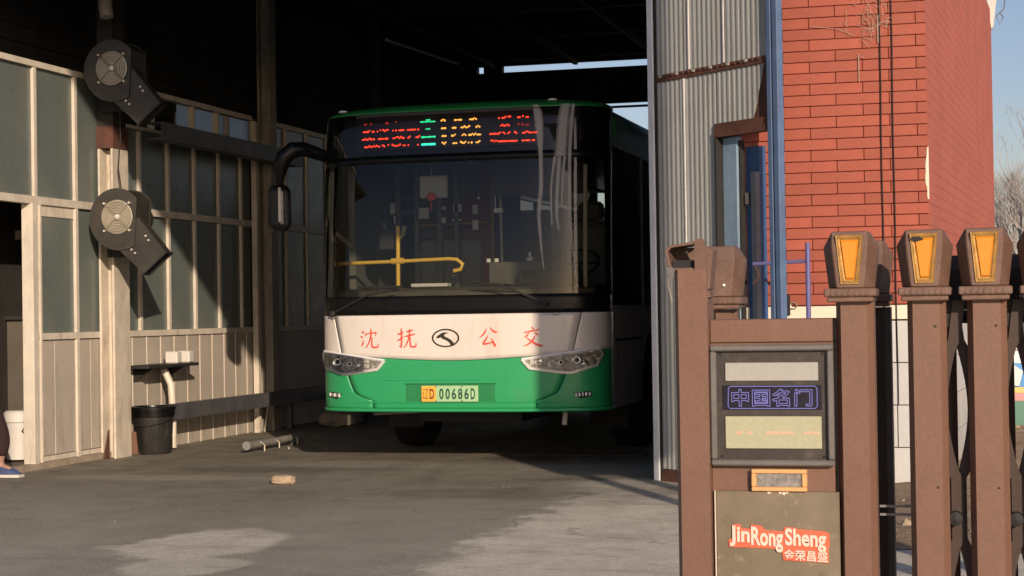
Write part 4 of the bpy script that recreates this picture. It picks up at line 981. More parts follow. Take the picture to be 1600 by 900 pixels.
def scissor(xc, sg, ya):
    """one steep folded scissor arm; the pair leaves lens shaped gaps"""
    zs_ = [1.27-0.035*k for k in range(36)]; inn, outr = [], []
    for z in zs_:
        if z > 1.108: e = -0.012-0.02*(z-1.108)/0.16
        elif z > 0.67: e = 0.034*math.sin(PI*(z-0.67)/0.438)
        elif z > 0.395: e = -0.016
        else: e = 0.030*math.sin(PI*min(1, (0.395-z)/0.40))
        inn.append((xc+sg*e, z)); outr.append((xc+sg*(e+0.042), z))
    b = B(); n = len(zs_)
    vs = [(x, ya, z) for x, z in inn]+[(x, ya, z) for x, z in outr]+[(x, ya+.012, z) for x, z in inn]+[(x, ya+.012, z) for x, z in outr]
    fs = []
    for k in range(n-1):
        fs += [(k, k+1, n+k+1, n+k), (2*n+k, 3*n+k, 3*n+k+1, 2*n+k+1), (k, 2*n+k, 2*n+k+1, k+1), (n+k, n+k+1, 3*n+k+1, 3*n+k)]
    fs += [(0, n, 3*n, 2*n), (n-1, 3*n-1, 4*n-1, 2*n-1)]
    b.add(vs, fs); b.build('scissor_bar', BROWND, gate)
for i in range(len(gx)-1):
    xc = (gx[i]+gx[i+1])/2-0.004
    scissor(xc, -1, GY+0.09); scissor(xc, 1, GY+0.115)
    B().lathe([(0, GY+0.045), (0.024, GY+0.05), (0.026, GY+0.088)], (xc-0.012, 0, 0.505), 'y', 14).build('pivot', BLKM, gate)
for z in (0.50, 0.53):
    B().box(-0.405, -0.29, GY+0.20, GY+0.215, z-0.004, z+0.004).build('connecting_rod', GALV, gate)
b = B()
for i in range(len(gx)):
    b.lathe([(0, -0.02), (0.035, -0.02), (0.035, 0.02), (0, 0.02)], (gx[i], GY+0.2, 0.036), 'x', 12)
tag(b.build('wheels', BLKM, gate), kind='stuff')
GATE = False

# ================================================================== bus
BX, BY, HW = -4.255, 13.72, 1.235       # centre line, front plane, half width
bus = thing('bus', 'green and white city bus with lit destination display, parked nose out in the shed', 'bus', (BX, BY+5, 0))
NS = 3.4
def plan(x):
    u = min(1.0, abs(x)/HW); return 0.50-0.50*(max(0.0, 1-u**NS))**(1/NS)
def planx(t):   # t in -1..1 -> x with good spacing round the corners
    a = abs(t)*PI/2; return math.copysign(HW*math.sin(a)**(2/NS), t) if a > 0 else 0.0
def rake(z):
    r = 0.0
    if z > 1.25: r += 0.13*((z-1.25)/1.7)**2
    if z > 2.80: r += 0.9*(z-2.80)**2*2.2
    if z < 0.62: r += 0.05*((0.62-z)/0.2)**2*0.4
    return r
def SF(x, z, d=0.0):
    """point of the front skin, d metres proud of it; x relative to the centre line"""
    e = 1e-3
    y = plan(x)+rake(z)
    n = Vector(((plan(min(HW-1e-4, x+e))-plan(max(-HW+1e-4, x-e)))/(2*e), -1.0, 0)).normalized()
    return (BX+x+n.x*d, BY+y+n.y*d, z)
def patch(name, mat, zlo, zhi, t0=-1.0, t1=1.0, nx=64, nz=8, d=0.0, parent=bus, solid=0.006, xfun=None, label=None):
    P = []
    for j in range(nz+1):
        row = []
        for i in range(nx+1):
            t = t0+(t1-t0)*i/nx; x = planx(t) if xfun is None else t
            a = zlo(x); b_ = zhi(x); z = a+(b_-a)*j/nz
            row.append(SF(x, z, d))
        P.append(row)
    b = B(); b.grid(P)
    xs = [p[0] for p in b.v]
    o = b.build(name, mat, parent, smooth=True, label=label)
    # outward = towards -Y
    me = o.data; s_ = sum((p.normal.y*p.area) for p in me.polygons)
    if s_ > 0: me.flip_normals()
    if solid:
        md = o.modifiers.new('thickness', 'SOLIDIFY'); md.thickness = solid; md.offset = -1
    return o
K = lambda v: (lambda x: v)
ZWG = lambda x: 0.868+0.075*(abs(x)/1.2)**1.6       # white/green line
ZAP = 1.245                                         # lower edge of black apron
# green bumper: centre and two corner pieces, joints open 5 mm
def xj_low(z):  # vertical-ish seam between centre and corner of the bumper
    return 0.62+0.0
# seams: centre panel between |x|<seam(z)
def seam(z):
    if z < 0.545: return 0.70
    if z < 0.60: return 0.70+0.16*((z-0.545)/0.055)**0.7
    return 0.86+0.075*((z-0.60)/0.16)**0.8 if z < 0.76 else 0.935
def seampatch(name, side, mat, z0, zt):
    P = []; nz = 26; nx = 30
    for j in range(nz+1):
        row = []
        for i in range(nx+1):
            if side == 0:
                u = -1+2*i/nx
                z = z0+(min(zt(0.0), 2)-z0)*j/nz; s_ = seam(z)-0.0035
                x = u*s_; z = z0+(zt(x)-z0)*j/nz; x = u*(seam(z)-0.0035)
            else:
                z = z0+(zt(0.95)-z0)*j/nz; s_ = seam(z)+0.0035
                tl = math.asin((s_/HW)**(NS/2))/(PI/2); t = tl+(1-tl)*i/nx
                x = planx(t); z = z0+(zt(x)-z0)*j/nz
                x = side*x
            row.append(SF(x, z))
        P.append(row)
    o = B().grid(P).build(name, mat, bus, smooth=True)
    me = o.data
    if sum(p.normal.y*p.area for p in me.polygons) > 0: me.flip_normals()
    md = o.modifiers.new('thickness', 'SOLIDIFY'); md.thickness = 0.012; md.offset = -1
    return o
zt_ = lambda x: ZWG(x)-0.002
seampatch('front_bumper', 0, BGREEN, 0.475, zt_)
seampatch('bumper_corner', -1, BGREEN, 0.475, zt_); seampatch('bumper_corner', 1, BGREEN, 0.475, zt_)
patch('bumper_lip', BGREEN, K(0.448), K(0.4735), nz=2, d=0.012, solid=0.02)
patch('front_lining', BLKM, K(0.46), K(1.24), nz=6, d=-0.035, solid=0.004)
# flat plate bay, its recess shade painted as darker green and a dark edge
def bump_line(name, x0, x1, z0, z1, d=0.004, mat=BGREEN):
    b = B(); n = 12; vs = []
    P = [[SF(x0+(x1-x0)*i/n, z, dd) for i in range(n+1)] for z, dd in ((z0, 0.0005), (z0+(z1-z0)*.3, d), (z0+(z1-z0)*.7, d), (z1, 0.0005))]
    return b.grid(P).build(name, mat, bus, smooth=True)
bump_line('bumper_crease', -0.62, 0.22, 0.705, 0.722); bump_line('bumper_crease', -0.86, 0.86, 0.520, 0.532, 0.006)
patch('plate_bay', paint('plate bay green', (0.018, 0.20, 0.066), 0.4, 0, 0.05, 2), K(0.525), K(0.675), -0.40, 0.36, 20, 4, 0.0012, solid=0, xfun=1)
bump_line('bay_shade_line', -0.41, 0.37, 0.675, 0.681, 0.006, paint('painted bay shade', (0.006, 0.05, 0.02), 0.5))
# white band with open seams left and right
def wseam(z): return 0.985+0.075*(z-0.90)/0.33
def wpatch(name, side):
    P = []; nz = 10; nx = 34
    for j in range(nz+1):
        row = []
        for i in range(nx+1):
            def zz(x): return ZWG(x)+0.002+(ZAP-ZWG(x)-0.002)*j/nz
            if side == 0:
                u = -1+2*i/nx; x = u*(wseam(zz(0.95))-0.003); z = zz(x)
            else:
                s_ = wseam(zz(1.0))+0.003; tl = math.asin((s_/HW)**(NS/2))/(PI/2); t = tl+(1-tl)*i/nx; x = side*planx(t); z = zz(x)
            row.append(SF(x, z, 0.003))
        P.append(row)
    o = B().grid(P).build(name, BWHITE, bus, smooth=True); me = o.data
    if sum(p.normal.y*p.area for p in me.polygons) > 0: me.flip_normals()
    md = o.modifiers.new('thickness', 'SOLIDIFY'); md.thickness = 0.01; md.offset = -1
    return o
wf0 = wpatch('front_panel', 0); wpatch('corner_panel', -1); wpatch('corner_panel', 1)
# glass areas
patch('glass_apron', BLKG, K(1.247), lambda x: 1.40-0.0*abs(x), nz=4)
GX = 1.215
patch('windscreen', GWIN, K(1.40), K(2.50), nx=72, nz=16, d=0.001, solid=0)
patch('windscreen_top_band', BLKG, K(2.50), K(2.565), nz=2, d=0.0)
patch('display_glass', GLED, K(2.567), K(2.93), nx=72, nz=6, d=0.0, solid=0)
patch('display_mask', BLKG, K(2.566), K(2.62), -0.78, 0.82, 40, 2, -0.004, xfun=1); patch('display_mask', BLKG, K(2.905), K(2.935), -0.98, 1.02, 40, 2, -0.004, xfun=1)
for a_, b_ in ((-1.0, -0.53), (0.545, 1.0)): patch('display_mask', BLKG, K(2.566), K(2.935), a_, b_, 24, 3, -0.004)
# black side masks of the windscreen
for a_, b_ in ((-1.0, -0.925), (0.925, 1.0)): patch('pillar_mask', BLKG, K(1.39), K(2.56), a_, b_, 10, 8, 0.002)
for x in (-1.145,): patch('pillar_cover', paint('pale pillar trim', (0.46, 0.41, 0.32), 0.5, 0, 0.1, 3), K(1.40), K(2.47), x-0.035, x+0.035, 4, 8, -0.03, xfun=1)
patch('pillar_cover', paint('pale pillar trim', (0.46, 0.41, 0.32)), K(1.45), K(2.45), 1.09, 1.12, 3, 8, -0.03, xfun=1)
# green roof front, rolled back
P = []
for j in range(13):
    w = j/12; row = []
    for i in range(65):
        x = planx(-1+2*i/64)
        zc = 2.930+0.105*math.sin(w*PI/2)*(1-0.30*(abs(x)/HW)**4); inset = 0.52*(1-math.cos(w*PI/2))
        sc = 1-0.16*(1-math.cos(w*PI/2))
        y = plan(x)+rake(2.93)+inset+ (0 if w == 0 else 0)
        row.append((BX+x*sc, BY+y, zc))
    P.append(row)
o = B().grid(P).build('roof_front', BROOF, bus, smooth=True); o.modifiers.new('t', 'SOLIDIFY').thickness = 0.01
BL = 10.3; YB = BY+BL
rf = B(); prof = [(BX-HW, 2.70), (BX-HW, 2.86), (BX-HW+0.06, 2.945), (BX-HW+0.2, 3.005), (BX-0.4, 3.035), (BX+0.4, 3.035), (BX+HW-0.2, 3.005), (BX+HW-0.06, 2.945), (BX+HW, 2.86), (BX+HW, 2.70), (BX+HW-0.03, 2.70), (BX+HW-0.1, 2.90), (BX-HW+0.1, 2.90), (BX-HW+0.03, 2.70)]
rf.prism(prof, 'y', BY+0.72, YB); rf.build('roof', BROOF, bus, smooth=True)
B().box(BX-0.75, BX+0.75, BY+3.0, BY+5.5, 3.02, 3.16, 0.05).build('roof_unit', paint('green roof unit', (0.015, 0.12, 0.035), 0.5), bus)
for x in (-1.06, 0.80):
    b = B(); b.lathe([(0.0, 0.018), (0.025, 0.014), (0.035, 0.0)], (0, 0, 0), 'z', 16)
    q = SF(x, 2.93); b.v = [Vector((p.x*1.3+BX+x, p.y*0.6+q[1]+0.11, p.z+(2.985 if x > 0 else 2.975)+0.005)) for p in b.v]
    b.build('marker_lamp', paint('clear lamp', (0.75, 0.75, 0.70), 0.2), bus, smooth=True)
# side walls
for sg in (-1, 1):
    xs_ = BX+sg*HW; xi = BX+sg*(HW-0.05); lo, hi = min(xs_, xi), max(xs_, xi)
    arch = [(BY+2.25+0.52*math.cos(a), 0.48+0.60*math.sin(a)) for a in [PI*k/12 for k in range(13)]]
    poly = [(BY+0.5, 0.45), (BY+1.73, 0.45)]+[(y, z) for y, z in reversed(arch)]+[(BY+2.77, 0.42)]
    a2 = [(BY+7.6+0.55*math.cos(a), 0.48+0.60*math.sin(a)) for a in [PI*k/12 for k in range(13)]]
    poly += [(BY+7.05, 0.42)]+[(y, z) for y, z in reversed(a2)]+[(BY+8.15, 0.42), (YB, 0.45), (YB, 1.30), (BY+0.5, 1.30)]
    b = B(); b.prism(poly, 'x', lo, hi); b.build('side_panel', paint('shade darkened bus side', (0.36, 0.345, 0.32), 0.5, 0, 0.2, 2, (0.10, 0.09, 0.075), 0.7, streak=True), bus)  # white darkened with grimy streaks to paint in the side's shade
    B().box(lo, hi, BY+0.5, YB, 2.62, 2.699).build('side_cornice', BLKG, bus)
    edges = [BY+0.5, BY+1.85, BY+3.25, BY+4.7, BY+6.15, BY+7.6, BY+9.0, YB]
    for e in edges: B().box(lo-0.001*sg, hi, e-0.035 if e > BY+.6 else e, e+0.035 if e < YB-.1 else e, 1.301, 2.619).build('window_post', BLKG, bus)
    for a_, b_ in zip(edges[:-1], edges[1:]):
        B().box(xs_-0.012*sg-0.003, xs_-0.012*sg+0.003, a_+0.036, b_-0.036, 1.302, 2.618).build('side_window', GDRK, bus)
    if sg > 0: B().box(xs_+0.001, xs_+0.006, BY+0.6, BY+1.7, 1.0, 1.02).build('side_trim', BLKM, bus)
B().box(BX-HW+.05, BX+HW-.05, YB-0.05, YB, 0.45, 1.5).build('rear_wall', BGREEN, bus)
B().box(BX-HW+.05, BX+HW-.05, YB-0.05, YB, 1.505, 2.69).build('rear_window', GDRK, bus)
# floor, chassis
B().box(BX-HW+0.06, BX+HW-0.06, BY+0.35, YB-0.06, 0.46, 0.55).build('floor', INTD, bus)
B().box(BX-0.45, BX+0.45, BY+0.5, YB-0.5, 0.34, 0.459).build('chassis', BLKM, bus)
B().tube([(BX-0.95, BY+2.25, 0.46), (BX+0.95, BY+2.25, 0.46)], 0.07, 10).build('axle', BLKM, bus)
for y in (BY+2.25, BY+7.6):
    for sg in (-1, 1):
        w_ = B(); xc = BX+sg*(HW-0.19)
        w_.lathe([(0.27, -0.14), (0.44, -0.14), (0.475, -0.11), (0.48, 0.0), (0.475, 0.11), (0.44, 0.14), (0.27, 0.14)], (xc, y, 0.48), 'x', 40)
        wh = w_.build('tyre', BLKM, bus, smooth=True)
        B().lathe([(0.0, -0.05), (0.12, -0.06), (0.2, -0.02), (0.268, -0.12), (0.268, 0.12), (0.2, 0.05), (0.12, 0.09), (0.0, 0.09)] if sg > 0 else [(0.0, -0.09), (0.12, -0.09), (0.2, -0.05), (0.268, -0.12), (0.268, 0.12), (0.2, 0.02), (0.12, 0.06), (0.0, 0.05)], (xc, y, 0.48), 'x', 24).build('rim', GALV, wh, smooth=True)
for sg in (-1, 1):
    b = B(); b.box(BX+sg*0.95-0.17, BX+sg*0.95+0.17, BY+1.62, BY+1.64, 0.22, 0.46); b.build('mud_flap', BLKM, bus)
B().tube([(BX+0.86, BY+0.35, 0.42), (BX+0.86, BY+0.30, 0.33)], 0.022, 8).build('tow_eye', WPLAS, bus)
B().tube([(BX-0.9, BY+0.6, 0.40), (BX-0.3, BY+0.8, 0.42)], 0.015, 8).build('air_pipe', GALV, bus)
# ---- headlights
def headlight(sg):
    ho_ = [(0.575, 0.872), (1.19, 0.955), (1.205, 0.90), (1.17, 0.815), (0.98, 0.752), (0.88, 0.760), (0.64, 0.795)]
    def fan(poly, d, name, mat, par, th=0.0, inner=None):
        b = B()
        # triangulate a curved fill by strips along x
        xs_ = sorted(set([p[0] for p in poly]+[poly[0][0]+(1.205-poly[0][0])*k/16 for k in range(17)]))
        xs_ = [x for x in xs_ if min(p[0] for p in poly) <= x <= max(p[0] for p in poly)]
        def span(x):
            zz = []
            n = len(poly)
            for i in range(n):
                (xa, za), (xb, zb) = poly[i], poly[(i+1) % n]
                if min(xa, xb)-1e-9 <= x <= max(xa, xb)+1e-9:
                    if abs(xa-xb) < 1e-9: zz += [za, zb]
                    else: zz.append(za+(zb-za)*(x-xa)/(xb-xa))
            return min(zz), max(zz)
        P = []
        for j in range(5):
            P.append([SF(sg*x, span(x)[0]+(span(x)[1]-span(x)[0])*j/4, d) for x in xs_])
        b.grid(P); o = b.build(name, mat, par, smooth=True); me = o.data
        if sum(p.normal.y*p.area for p in me.polygons) > 0: me.flip_normals()
        if th: md = o.modifiers.new('t', 'SOLIDIFY'); md.thickness = th; md.offset = -1
        return o
    base = fan(ho_, 0.006, 'headlight', paint('silver lamp bowl', (0.34, 0.31, 0.27), 0.35, 0.3, 0.6, 30, (0.5, 0.46, 0.4), 0.8, bump=0.6), bus, 0.02)
    # chrome bezel following the outline
    b = B(); n = len(ho_)
    pts = [Vector(SF(sg*x, z, 0.012)) for x, z in [((a[0]*0.965+0.9*0.035), (a[1]*0.93+0.86*0.07)) for a in ho_]]
    dense = []
    for i in range(n):
        a, c_ = pts[i], pts[(i+1) % n]
        xa, za = (ho_[i][0]*0.965+0.9*0.035), (ho_[i][1]*0.93+0.86*0.07); xb, zb = (ho_[(i+1) % n][0]*0.965+0.9*0.035), (ho_[(i+1) % n][1]*0.93+0.86*0.07)
        for k in range(6): dense.append(SF(sg*(xa+(xb-xa)*k/6), za+(zb-za)*k/6, 0.010))
    b.tube(dense+[dense[0]], 0.014, 6); b.build('bezel', paint('bright bezel', (0.85, 0.84, 0.82), 0.25, 0.2, 0.05, 6), base, smooth=True)
    # projector and reflectors inside
    r_ = random.Random(11+sg)
    for (x, z, R) in ((1.02, 0.862, 0.044), (0.90, 0.845, 0.030), (0.78, 0.845, 0.024)):
        q = SF(sg*x, z, 0.012); b = B(); b.lathe([(R, -0.004), (R*0.92, -0.012), (R*0.72, -0.006), (R*0.62, 0.002)], (q[0], q[1], z), 'y', 24); b.build('lamp_ring', CHROME, base, smooth=True)
        b = B(); b.lathe([(0.0, -0.012), (R*0.3, -0.010), (R*0.6, 0.002)], (q[0], q[1], z), 'y', 20); b.build('lens', BLKG, base, smooth=True)
    for k in range(40):
        x = 0.66+0.52*r_.random(); zt2 = 0.885+0.05*(x-0.66)/0.5-0.015; zb2 = 0.80-0.02*min(1, (x-0.64)/0.3)+0.018
        z = zb2+(zt2-zb2)*r_.random(); w_, h_ = r_.uniform(.006, .026), r_.uniform(.005, .02); tl = r_.uniform(-.6, .6)
        cs, sn = math.cos(tl), math.sin(tl); cr = []
        for (u, v) in ((-1, -1), (1, -1), (1, 1), (-1, 1)):
            cr.append(Vector(SF(sg*(x+(u*w_*cs-v*h_*sn)), z+(u*w_*sn+v*h_*cs), 0.009)))
        ctr = sum(cr, Vector())/4+Vector((r_.uniform(-.01, .01), -0.008, r_.uniform(-.006, .006)))
        B().add(cr+[ctr], [(0, 1, 4), (1, 2, 4), (2, 3, 4), (3, 0, 4)]).build('sparkle_facet', CHROME if r_.random() < (.55 if sg > 0 else .2) else WPLAS, base)  # pale facets paint in the sun's sparkle, most on the left lamp
    sm = B(); q = [(0.69, 0.885), (1.13, 0.935), (1.13, 0.925), (0.70, 0.873)]
    sm.add([SF(sg*x, z, 0.0125) for x, z in q], [(0, 1, 2, 3)]); sm.build('trim_strip', CHROME, base)
    fan(ho_, 0.024, 'lens_cover', glass('clear lamp cover', (0.93, 0.93, 0.93), 0.02), base)
    # fog/daytime lamp
    fo = B(); fp = [(0.99, 0.598), (1.12, 0.612), (1.125, 0.57), (1.04, 0.552)]
    fo.add([SF(sg*x, z, 0.002) for x, z in fp]+[SF(sg*x, z, 0.008) for x, z in fp], [(4, 5, 6, 7), (0, 1, 5, 4), (1, 2, 6, 5), (2, 3, 7, 6), (3, 0, 4, 7)]); fg = fo.build('fog_lamp', BLKM, bus)
    for k in range(5):
        x = 1.012+k*0.024; q = SF(sg*x, 0.582, 0.010)
        B().box(q[0]-0.008, q[0]+0.008, q[1]-0.006, q[1]+0.002, 0.566+0.002*k, 0.598+0.001*k, 0.002).build('led_lens', CHROME if k % 2 else WPLAS, fg)
headlight(-1); headlight(1)
# ---- plate
YPL = BY-0.014
def pl(x, z, d): return (BX+x, YPL-0.006-d*0.01, z)
def curved(x, z, d, off=0.0): return SF(x, z, off+max(0, d)*0.01)
pb = B(); pb.box(BX-0.262, BX+0.222, YPL-0.004, YPL+0.006, 0.532, 0.664, 0.003); plate = pb.build('number_plate', paint('pale green plate', (0.34, 0.56, 0.30), 0.4, 0, 0.06, 5, (0.5, 0.62, 0.4), 0.4), bus)
B().box(BX-0.259, BX-0.135, YPL-0.0065, YPL-0.0042, 0.535, 0.661).build('plate_end', paint('orange yellow plate end', (0.80, 0.42, 0.06), 0.4, 0, 0.05, 5), plate)
tb = B(); pf2 = lambda x, z, d: (x, YPL-0.0075, z)
text_on(tb, '辽', BX-0.250, BX-0.198, 0.555, 0.640, pf2); text_on(tb, 'D', BX-0.190, BX-0.150, 0.555, 0.640, pf2, bold=0.03)
tb.build('plate_prefix', paint('plate brown ink', (0.22, 0.05, 0.02), 0.6), plate)
tb = B()
for k, ch in enumerate('00686D'):
    x0 = BX-0.108+k*0.0535; text_on(tb, ch, x0, x0+0.038, 0.552, 0.642, lambda x, z, d: (x, YPL-0.0055, z), bold=0.025)
tb.build('plate_number', paint('plate dark green ink', (0.012, 0.075, 0.045), 0.6), plate)
for x in (-0.135, 0.085):
    for z in (0.541, 0.656): B().lathe([(0, YPL-0.010), (0.006, YPL-0.008), (0.007, YPL-0.004)], (BX+x, 0, z), 'y', 10).build('plate_screw', GREYF, plate)
# ---- brush lettering, stroke by stroke (unit box 0..1, width in units)
GL = {
 'shen': [[(.10,.88,.05),(.20,.80,.09),(.22,.76,.02)],[(.02,.62,.04),(.13,.56,.09),(.15,.52,.02)],[(.08,.08,.03),(.14,.22,.09),(.22,.42,.03)],
          [(.34,.62,.04),(.33,.72,.08),(.36,.74,.05),(.86,.80,.07),(.90,.78,.06),(.84,.60,.02)],[(.60,1.0,.05),(.62,.80,.09),(.56,.45,.08),(.40,.12,.06),(.26,.0,.02)],[(.66,.56,.06),(.66,.14,.09),(.72,.05,.09),(.92,.04,.09),(1.0,.10,.07),(1.0,.26,.02)]],
 'fu': [[(.02,.70,.05),(.18,.74,.09),(.36,.80,.04)],[(.22,1.0,.05),(.24,.80,.09),(.23,.20,.09),(.20,.04,.07),(.10,.14,.02)],[(.02,.38,.05),(.20,.46,.08),(.38,.58,.03)],
        [(.48,.82,.05),(.66,.86,.08),(.88,.92,.05)],[(.42,.58,.05),(.66,.63,.09),(.96,.70,.05)],[(.68,.98,.05),(.66,.66,.08),(.58,.36,.08),(.44,.10,.06),(.32,.0,.02)],[(.70,.56,.06),(.70,.16,.09),(.76,.06,.09),(.92,.05,.09),(1.0,.12,.07),(1.0,.28,.02)]],
 'gong': [[(.40,.92,.04),(.32,.74,.08),(.18,.58,.07),(.02,.46,.02)],[(.58,1.0,.03),(.70,.86,.08),(.84,.76,.10),(.98,.74,.03)],[(.46,.58,.04),(.38,.40,.08),(.24,.20,.10),(.34,.16,.09),(.78,.26,.06)],[(.64,.44,.04),(.74,.26,.09),(.84,.06,.12),(.86,.02,.04)]],
 'jiao': [[(.50,1.0,.04),(.56,.90,.09),(.58,.86,.03)],[(.10,.70,.05),(.46,.78,.08),(.90,.86,.05)],[(.36,.70,.03),(.26,.56,.08),(.10,.46,.02)],[(.62,.72,.03),(.74,.62,.09),(.84,.58,.03)],
          [(.66,.56,.03),(.56,.36,.09),(.34,.14,.08),(.06,.02,.02)],[(.22,.46,.03),(.42,.30,.08),(.70,.12,.12),(.98,.02,.10),(1.0,.0,.03)]]}
def brush(name, xa, xb, za, zb):
    b = B()
    for st in GL[name]:
        # smooth the stroke (Catmull-Rom)
        pts = []
        Pn = [st[0]]+st+[st[-1]]
        for i in range(1, len(Pn)-2):
            for k in range(5):
                t = k/5; p0, p1, p2, p3 = Pn[i-1], Pn[i], Pn[i+1], Pn[i+2]
                pts.append(tuple(0.5*((2*p1[c])+(-p0[c]+p2[c])*t+(2*p0[c]-5*p1[c]+4*p2[c]-p3[c])*t*t+(-p0[c]+3*p1[c]-3*p2[c]+p3[c])*t**3) for c in range(3)))
        pts.append(st[-1])
        L_, R_ = [], []
        for i, (x, y, w) in enumerate(pts):
            x2, y2, _ = pts[min(i+1, len(pts)-1)]; x1, y1, _ = pts[max(0, i-1)]
            d = Vector((x2-x1, y2-y1)); d = d.normalized() if d.length > 1e-6 else Vector((1, 0)); w = max(w, 0.02)*0.52
            L_.append((x-d.y*w, y+d.x*w)); R_.append((x+d.y*w, y-d.x*w))
        P = [[SF(xa+(xb-xa)*x, za+(zb-za)*y, 0.0055) for x, y in S_] for S_ in (L_, R_)]
        b.grid(P)
    o = b.build('lettering', paint('red brush lettering', (0.66, 0.085, 0.05), 0.5, 0, 0.15, 20), wf0)
for nm, xc in (('shen', -0.722), ('fu', -0.388), ('gong', 0.312), ('jiao', 0.672)):
    brush(nm, xc-0.082, xc+0.082, 0.975, 1.135)
# oval badge
b = B(); n = 40; P = [[], [], []]
for k in range(n+1):
    a = 2*PI*k/n; w = 0.010 if not (0 < math.degrees(a)-200 < 25) else 0.005
    for j, (s_, d) in enumerate(((1.0, 0.004), (0.94, 0.012), (0.87, 0.004))):
        P[j].append(SF(-0.052+0.118*s_*math.cos(a), 1.052+0.076*(s_-(0 if j == 0 else .02*j))*math.sin(a), d))
b.grid(P); badge = b.build('badge_ring', paint('dark bronze badge', (0.075, 0.065, 0.045), 0.3, 0.6, 0.2, 10), wf0, smooth=True)
fig = [(-0.075, 0.002), (-0.058, 0.020), (-0.035, 0.038), (-0.012, 0.047), (0.018, 0.044), (0.022, 0.041), (0.000, 0.034), (-0.010, 0.022), (-0.004, 0.012), (0.022, 0.000), (0.048, -0.020), (0.066, -0.044), (0.040, -0.064), (0.036, -0.048), (0.022, -0.030), (0.000, -0.016), (-0.022, -0.006), (-0.034, 0.006), (-0.050, 0.000)]
b = B(); vs = [SF(-0.052+x*1.12, 1.052+z, 0.0065) for x, z in fig]; b.add(vs, [tuple(range(len(vs)))]); b.build('badge_figure', paint('dark bronze badge', (0, 0, 0)), wf0)
# ---- destination board with the broken led rows
lb = B(); ly = lambda x: BY+plan(x)+rake(2.75)+0.045
P = [[(BX+x, ly(x), z) for x in [-0.87+1.60*i/24 for i in range(25)]] for z in (2.60, 2.925)]
lb.grid(P); ledb = lb.build('destination_board', paint('dim led board', (0.030, 0.022, 0.020), 0.6, 0, 0.3, 6), bus); 
rowz = {0: 2.846, 1: 2.782, 2: 2.718, 3: 2.655}
LX = lambda c: (-5.105-BX)+((550+c/5.161)-563)*0.00556+0.012
rl = random.Random(9)
def ledrow(segs, z, name, mat, dens=1.0, r=0.0075, step=0.0135):
    b = B()
    for a_, c_ in segs:
        x = LX(a_)+step*.5
        while x < LX(c_):
            if rl.random() < dens:
                rr_ = r*rl.uniform(.75, 1.1); dz = rl.choice([0, 0, 0, 0.009]) if dens < 1 else 0
                b.lathe([(0, ly(x)-0.006), (rr_, ly(x)-0.003)], (BX+x, 0, z+dz), 'y', 8)
            x += step
    if b.v: tag(b.build(name, mat, ledb), kind='stuff')
LR = emis('red led', (1.0, 0.045, 0.012), 2.6); LRf = emis('dim red led', (0.6, 0.03, 0.015), 0.8); LG = emis('green led', (0.03, 0.75, 0.30), 1.4); LC = emis('cyan green led', (0.05, 0.85, 0.55), 1.7); LY = emis('amber led', (1.0, 0.42, 0.06), 1.7)
ledrow([(95, 200), (215, 310), (345, 450), (465, 570)], rowz[1], 'red_leds', LR, .86); ledrow([(85, 205), (222, 310), (348, 450), (472, 492), (536, 568)], rowz[2], 'red_leds', LR, .9)
ledrow([(105, 245), (258, 282), (305, 330), (340, 420), (430, 450), (470, 492), (548, 566)], rowz[3], 'red_leds', LR, .88); ledrow([(105, 125), (160, 168), (290, 315), (372, 382)], rowz[0], 'red_leds', LRf, .9)
ledrow([(575, 700)], rowz[0]-.004, 'green_leds', LG, 1); ledrow([(620, 652)], rowz[0]+.010, 'green_leds', LG, 1)
ledrow([(618, 655)], rowz[1], 'green_leds', LG, 1); ledrow([(583, 702)], rowz[2]-.002, 'green_leds', LG, 1, 0.009); ledrow([(583, 702)], rowz[3], 'green_leds', LC, 1, 0.011)
for r_i, sg_ in ((0, [(742, 780), (850, 910), (968, 1036)]), (1, [(745, 780), (828, 862), (900, 980), (1020, 1056)]), (2, [(748, 782), (824, 860), (908, 940), (962, 1056)]), (3, [(748, 786), (834, 872), (895, 940), (955, 992), (1018, 1058)])):
    ledrow(sg_, rowz[r_i], 'amber_leds', LY, .97, .0085)
ledrow([(1200, 1305), (1335, 1432)], rowz[0], 'red_leds', LR, .8); ledrow([(1213, 1290)], rowz[1], 'red_leds', LR, .95); ledrow([(1325, 1440)], rowz[1], 'red_leds', LRf, .8)
ledrow([(1130, 1252), (1268, 1292), (1320, 1346), (1382, 1502)], rowz[2], 'red_leds', LR, .95); ledrow([(1135, 1350), (1380, 1486)], rowz[3], 'red_leds', LR, .92)
bk = B(); P = [[(BX+x, ly(x)+0.04, z) for x in [-1.1+2.2*i/24 for i in range(25)]] for z in (2.50, 2.93)]; bk.grid(P); bk.build('display_housing', BLKM, bus, solid=0.01)
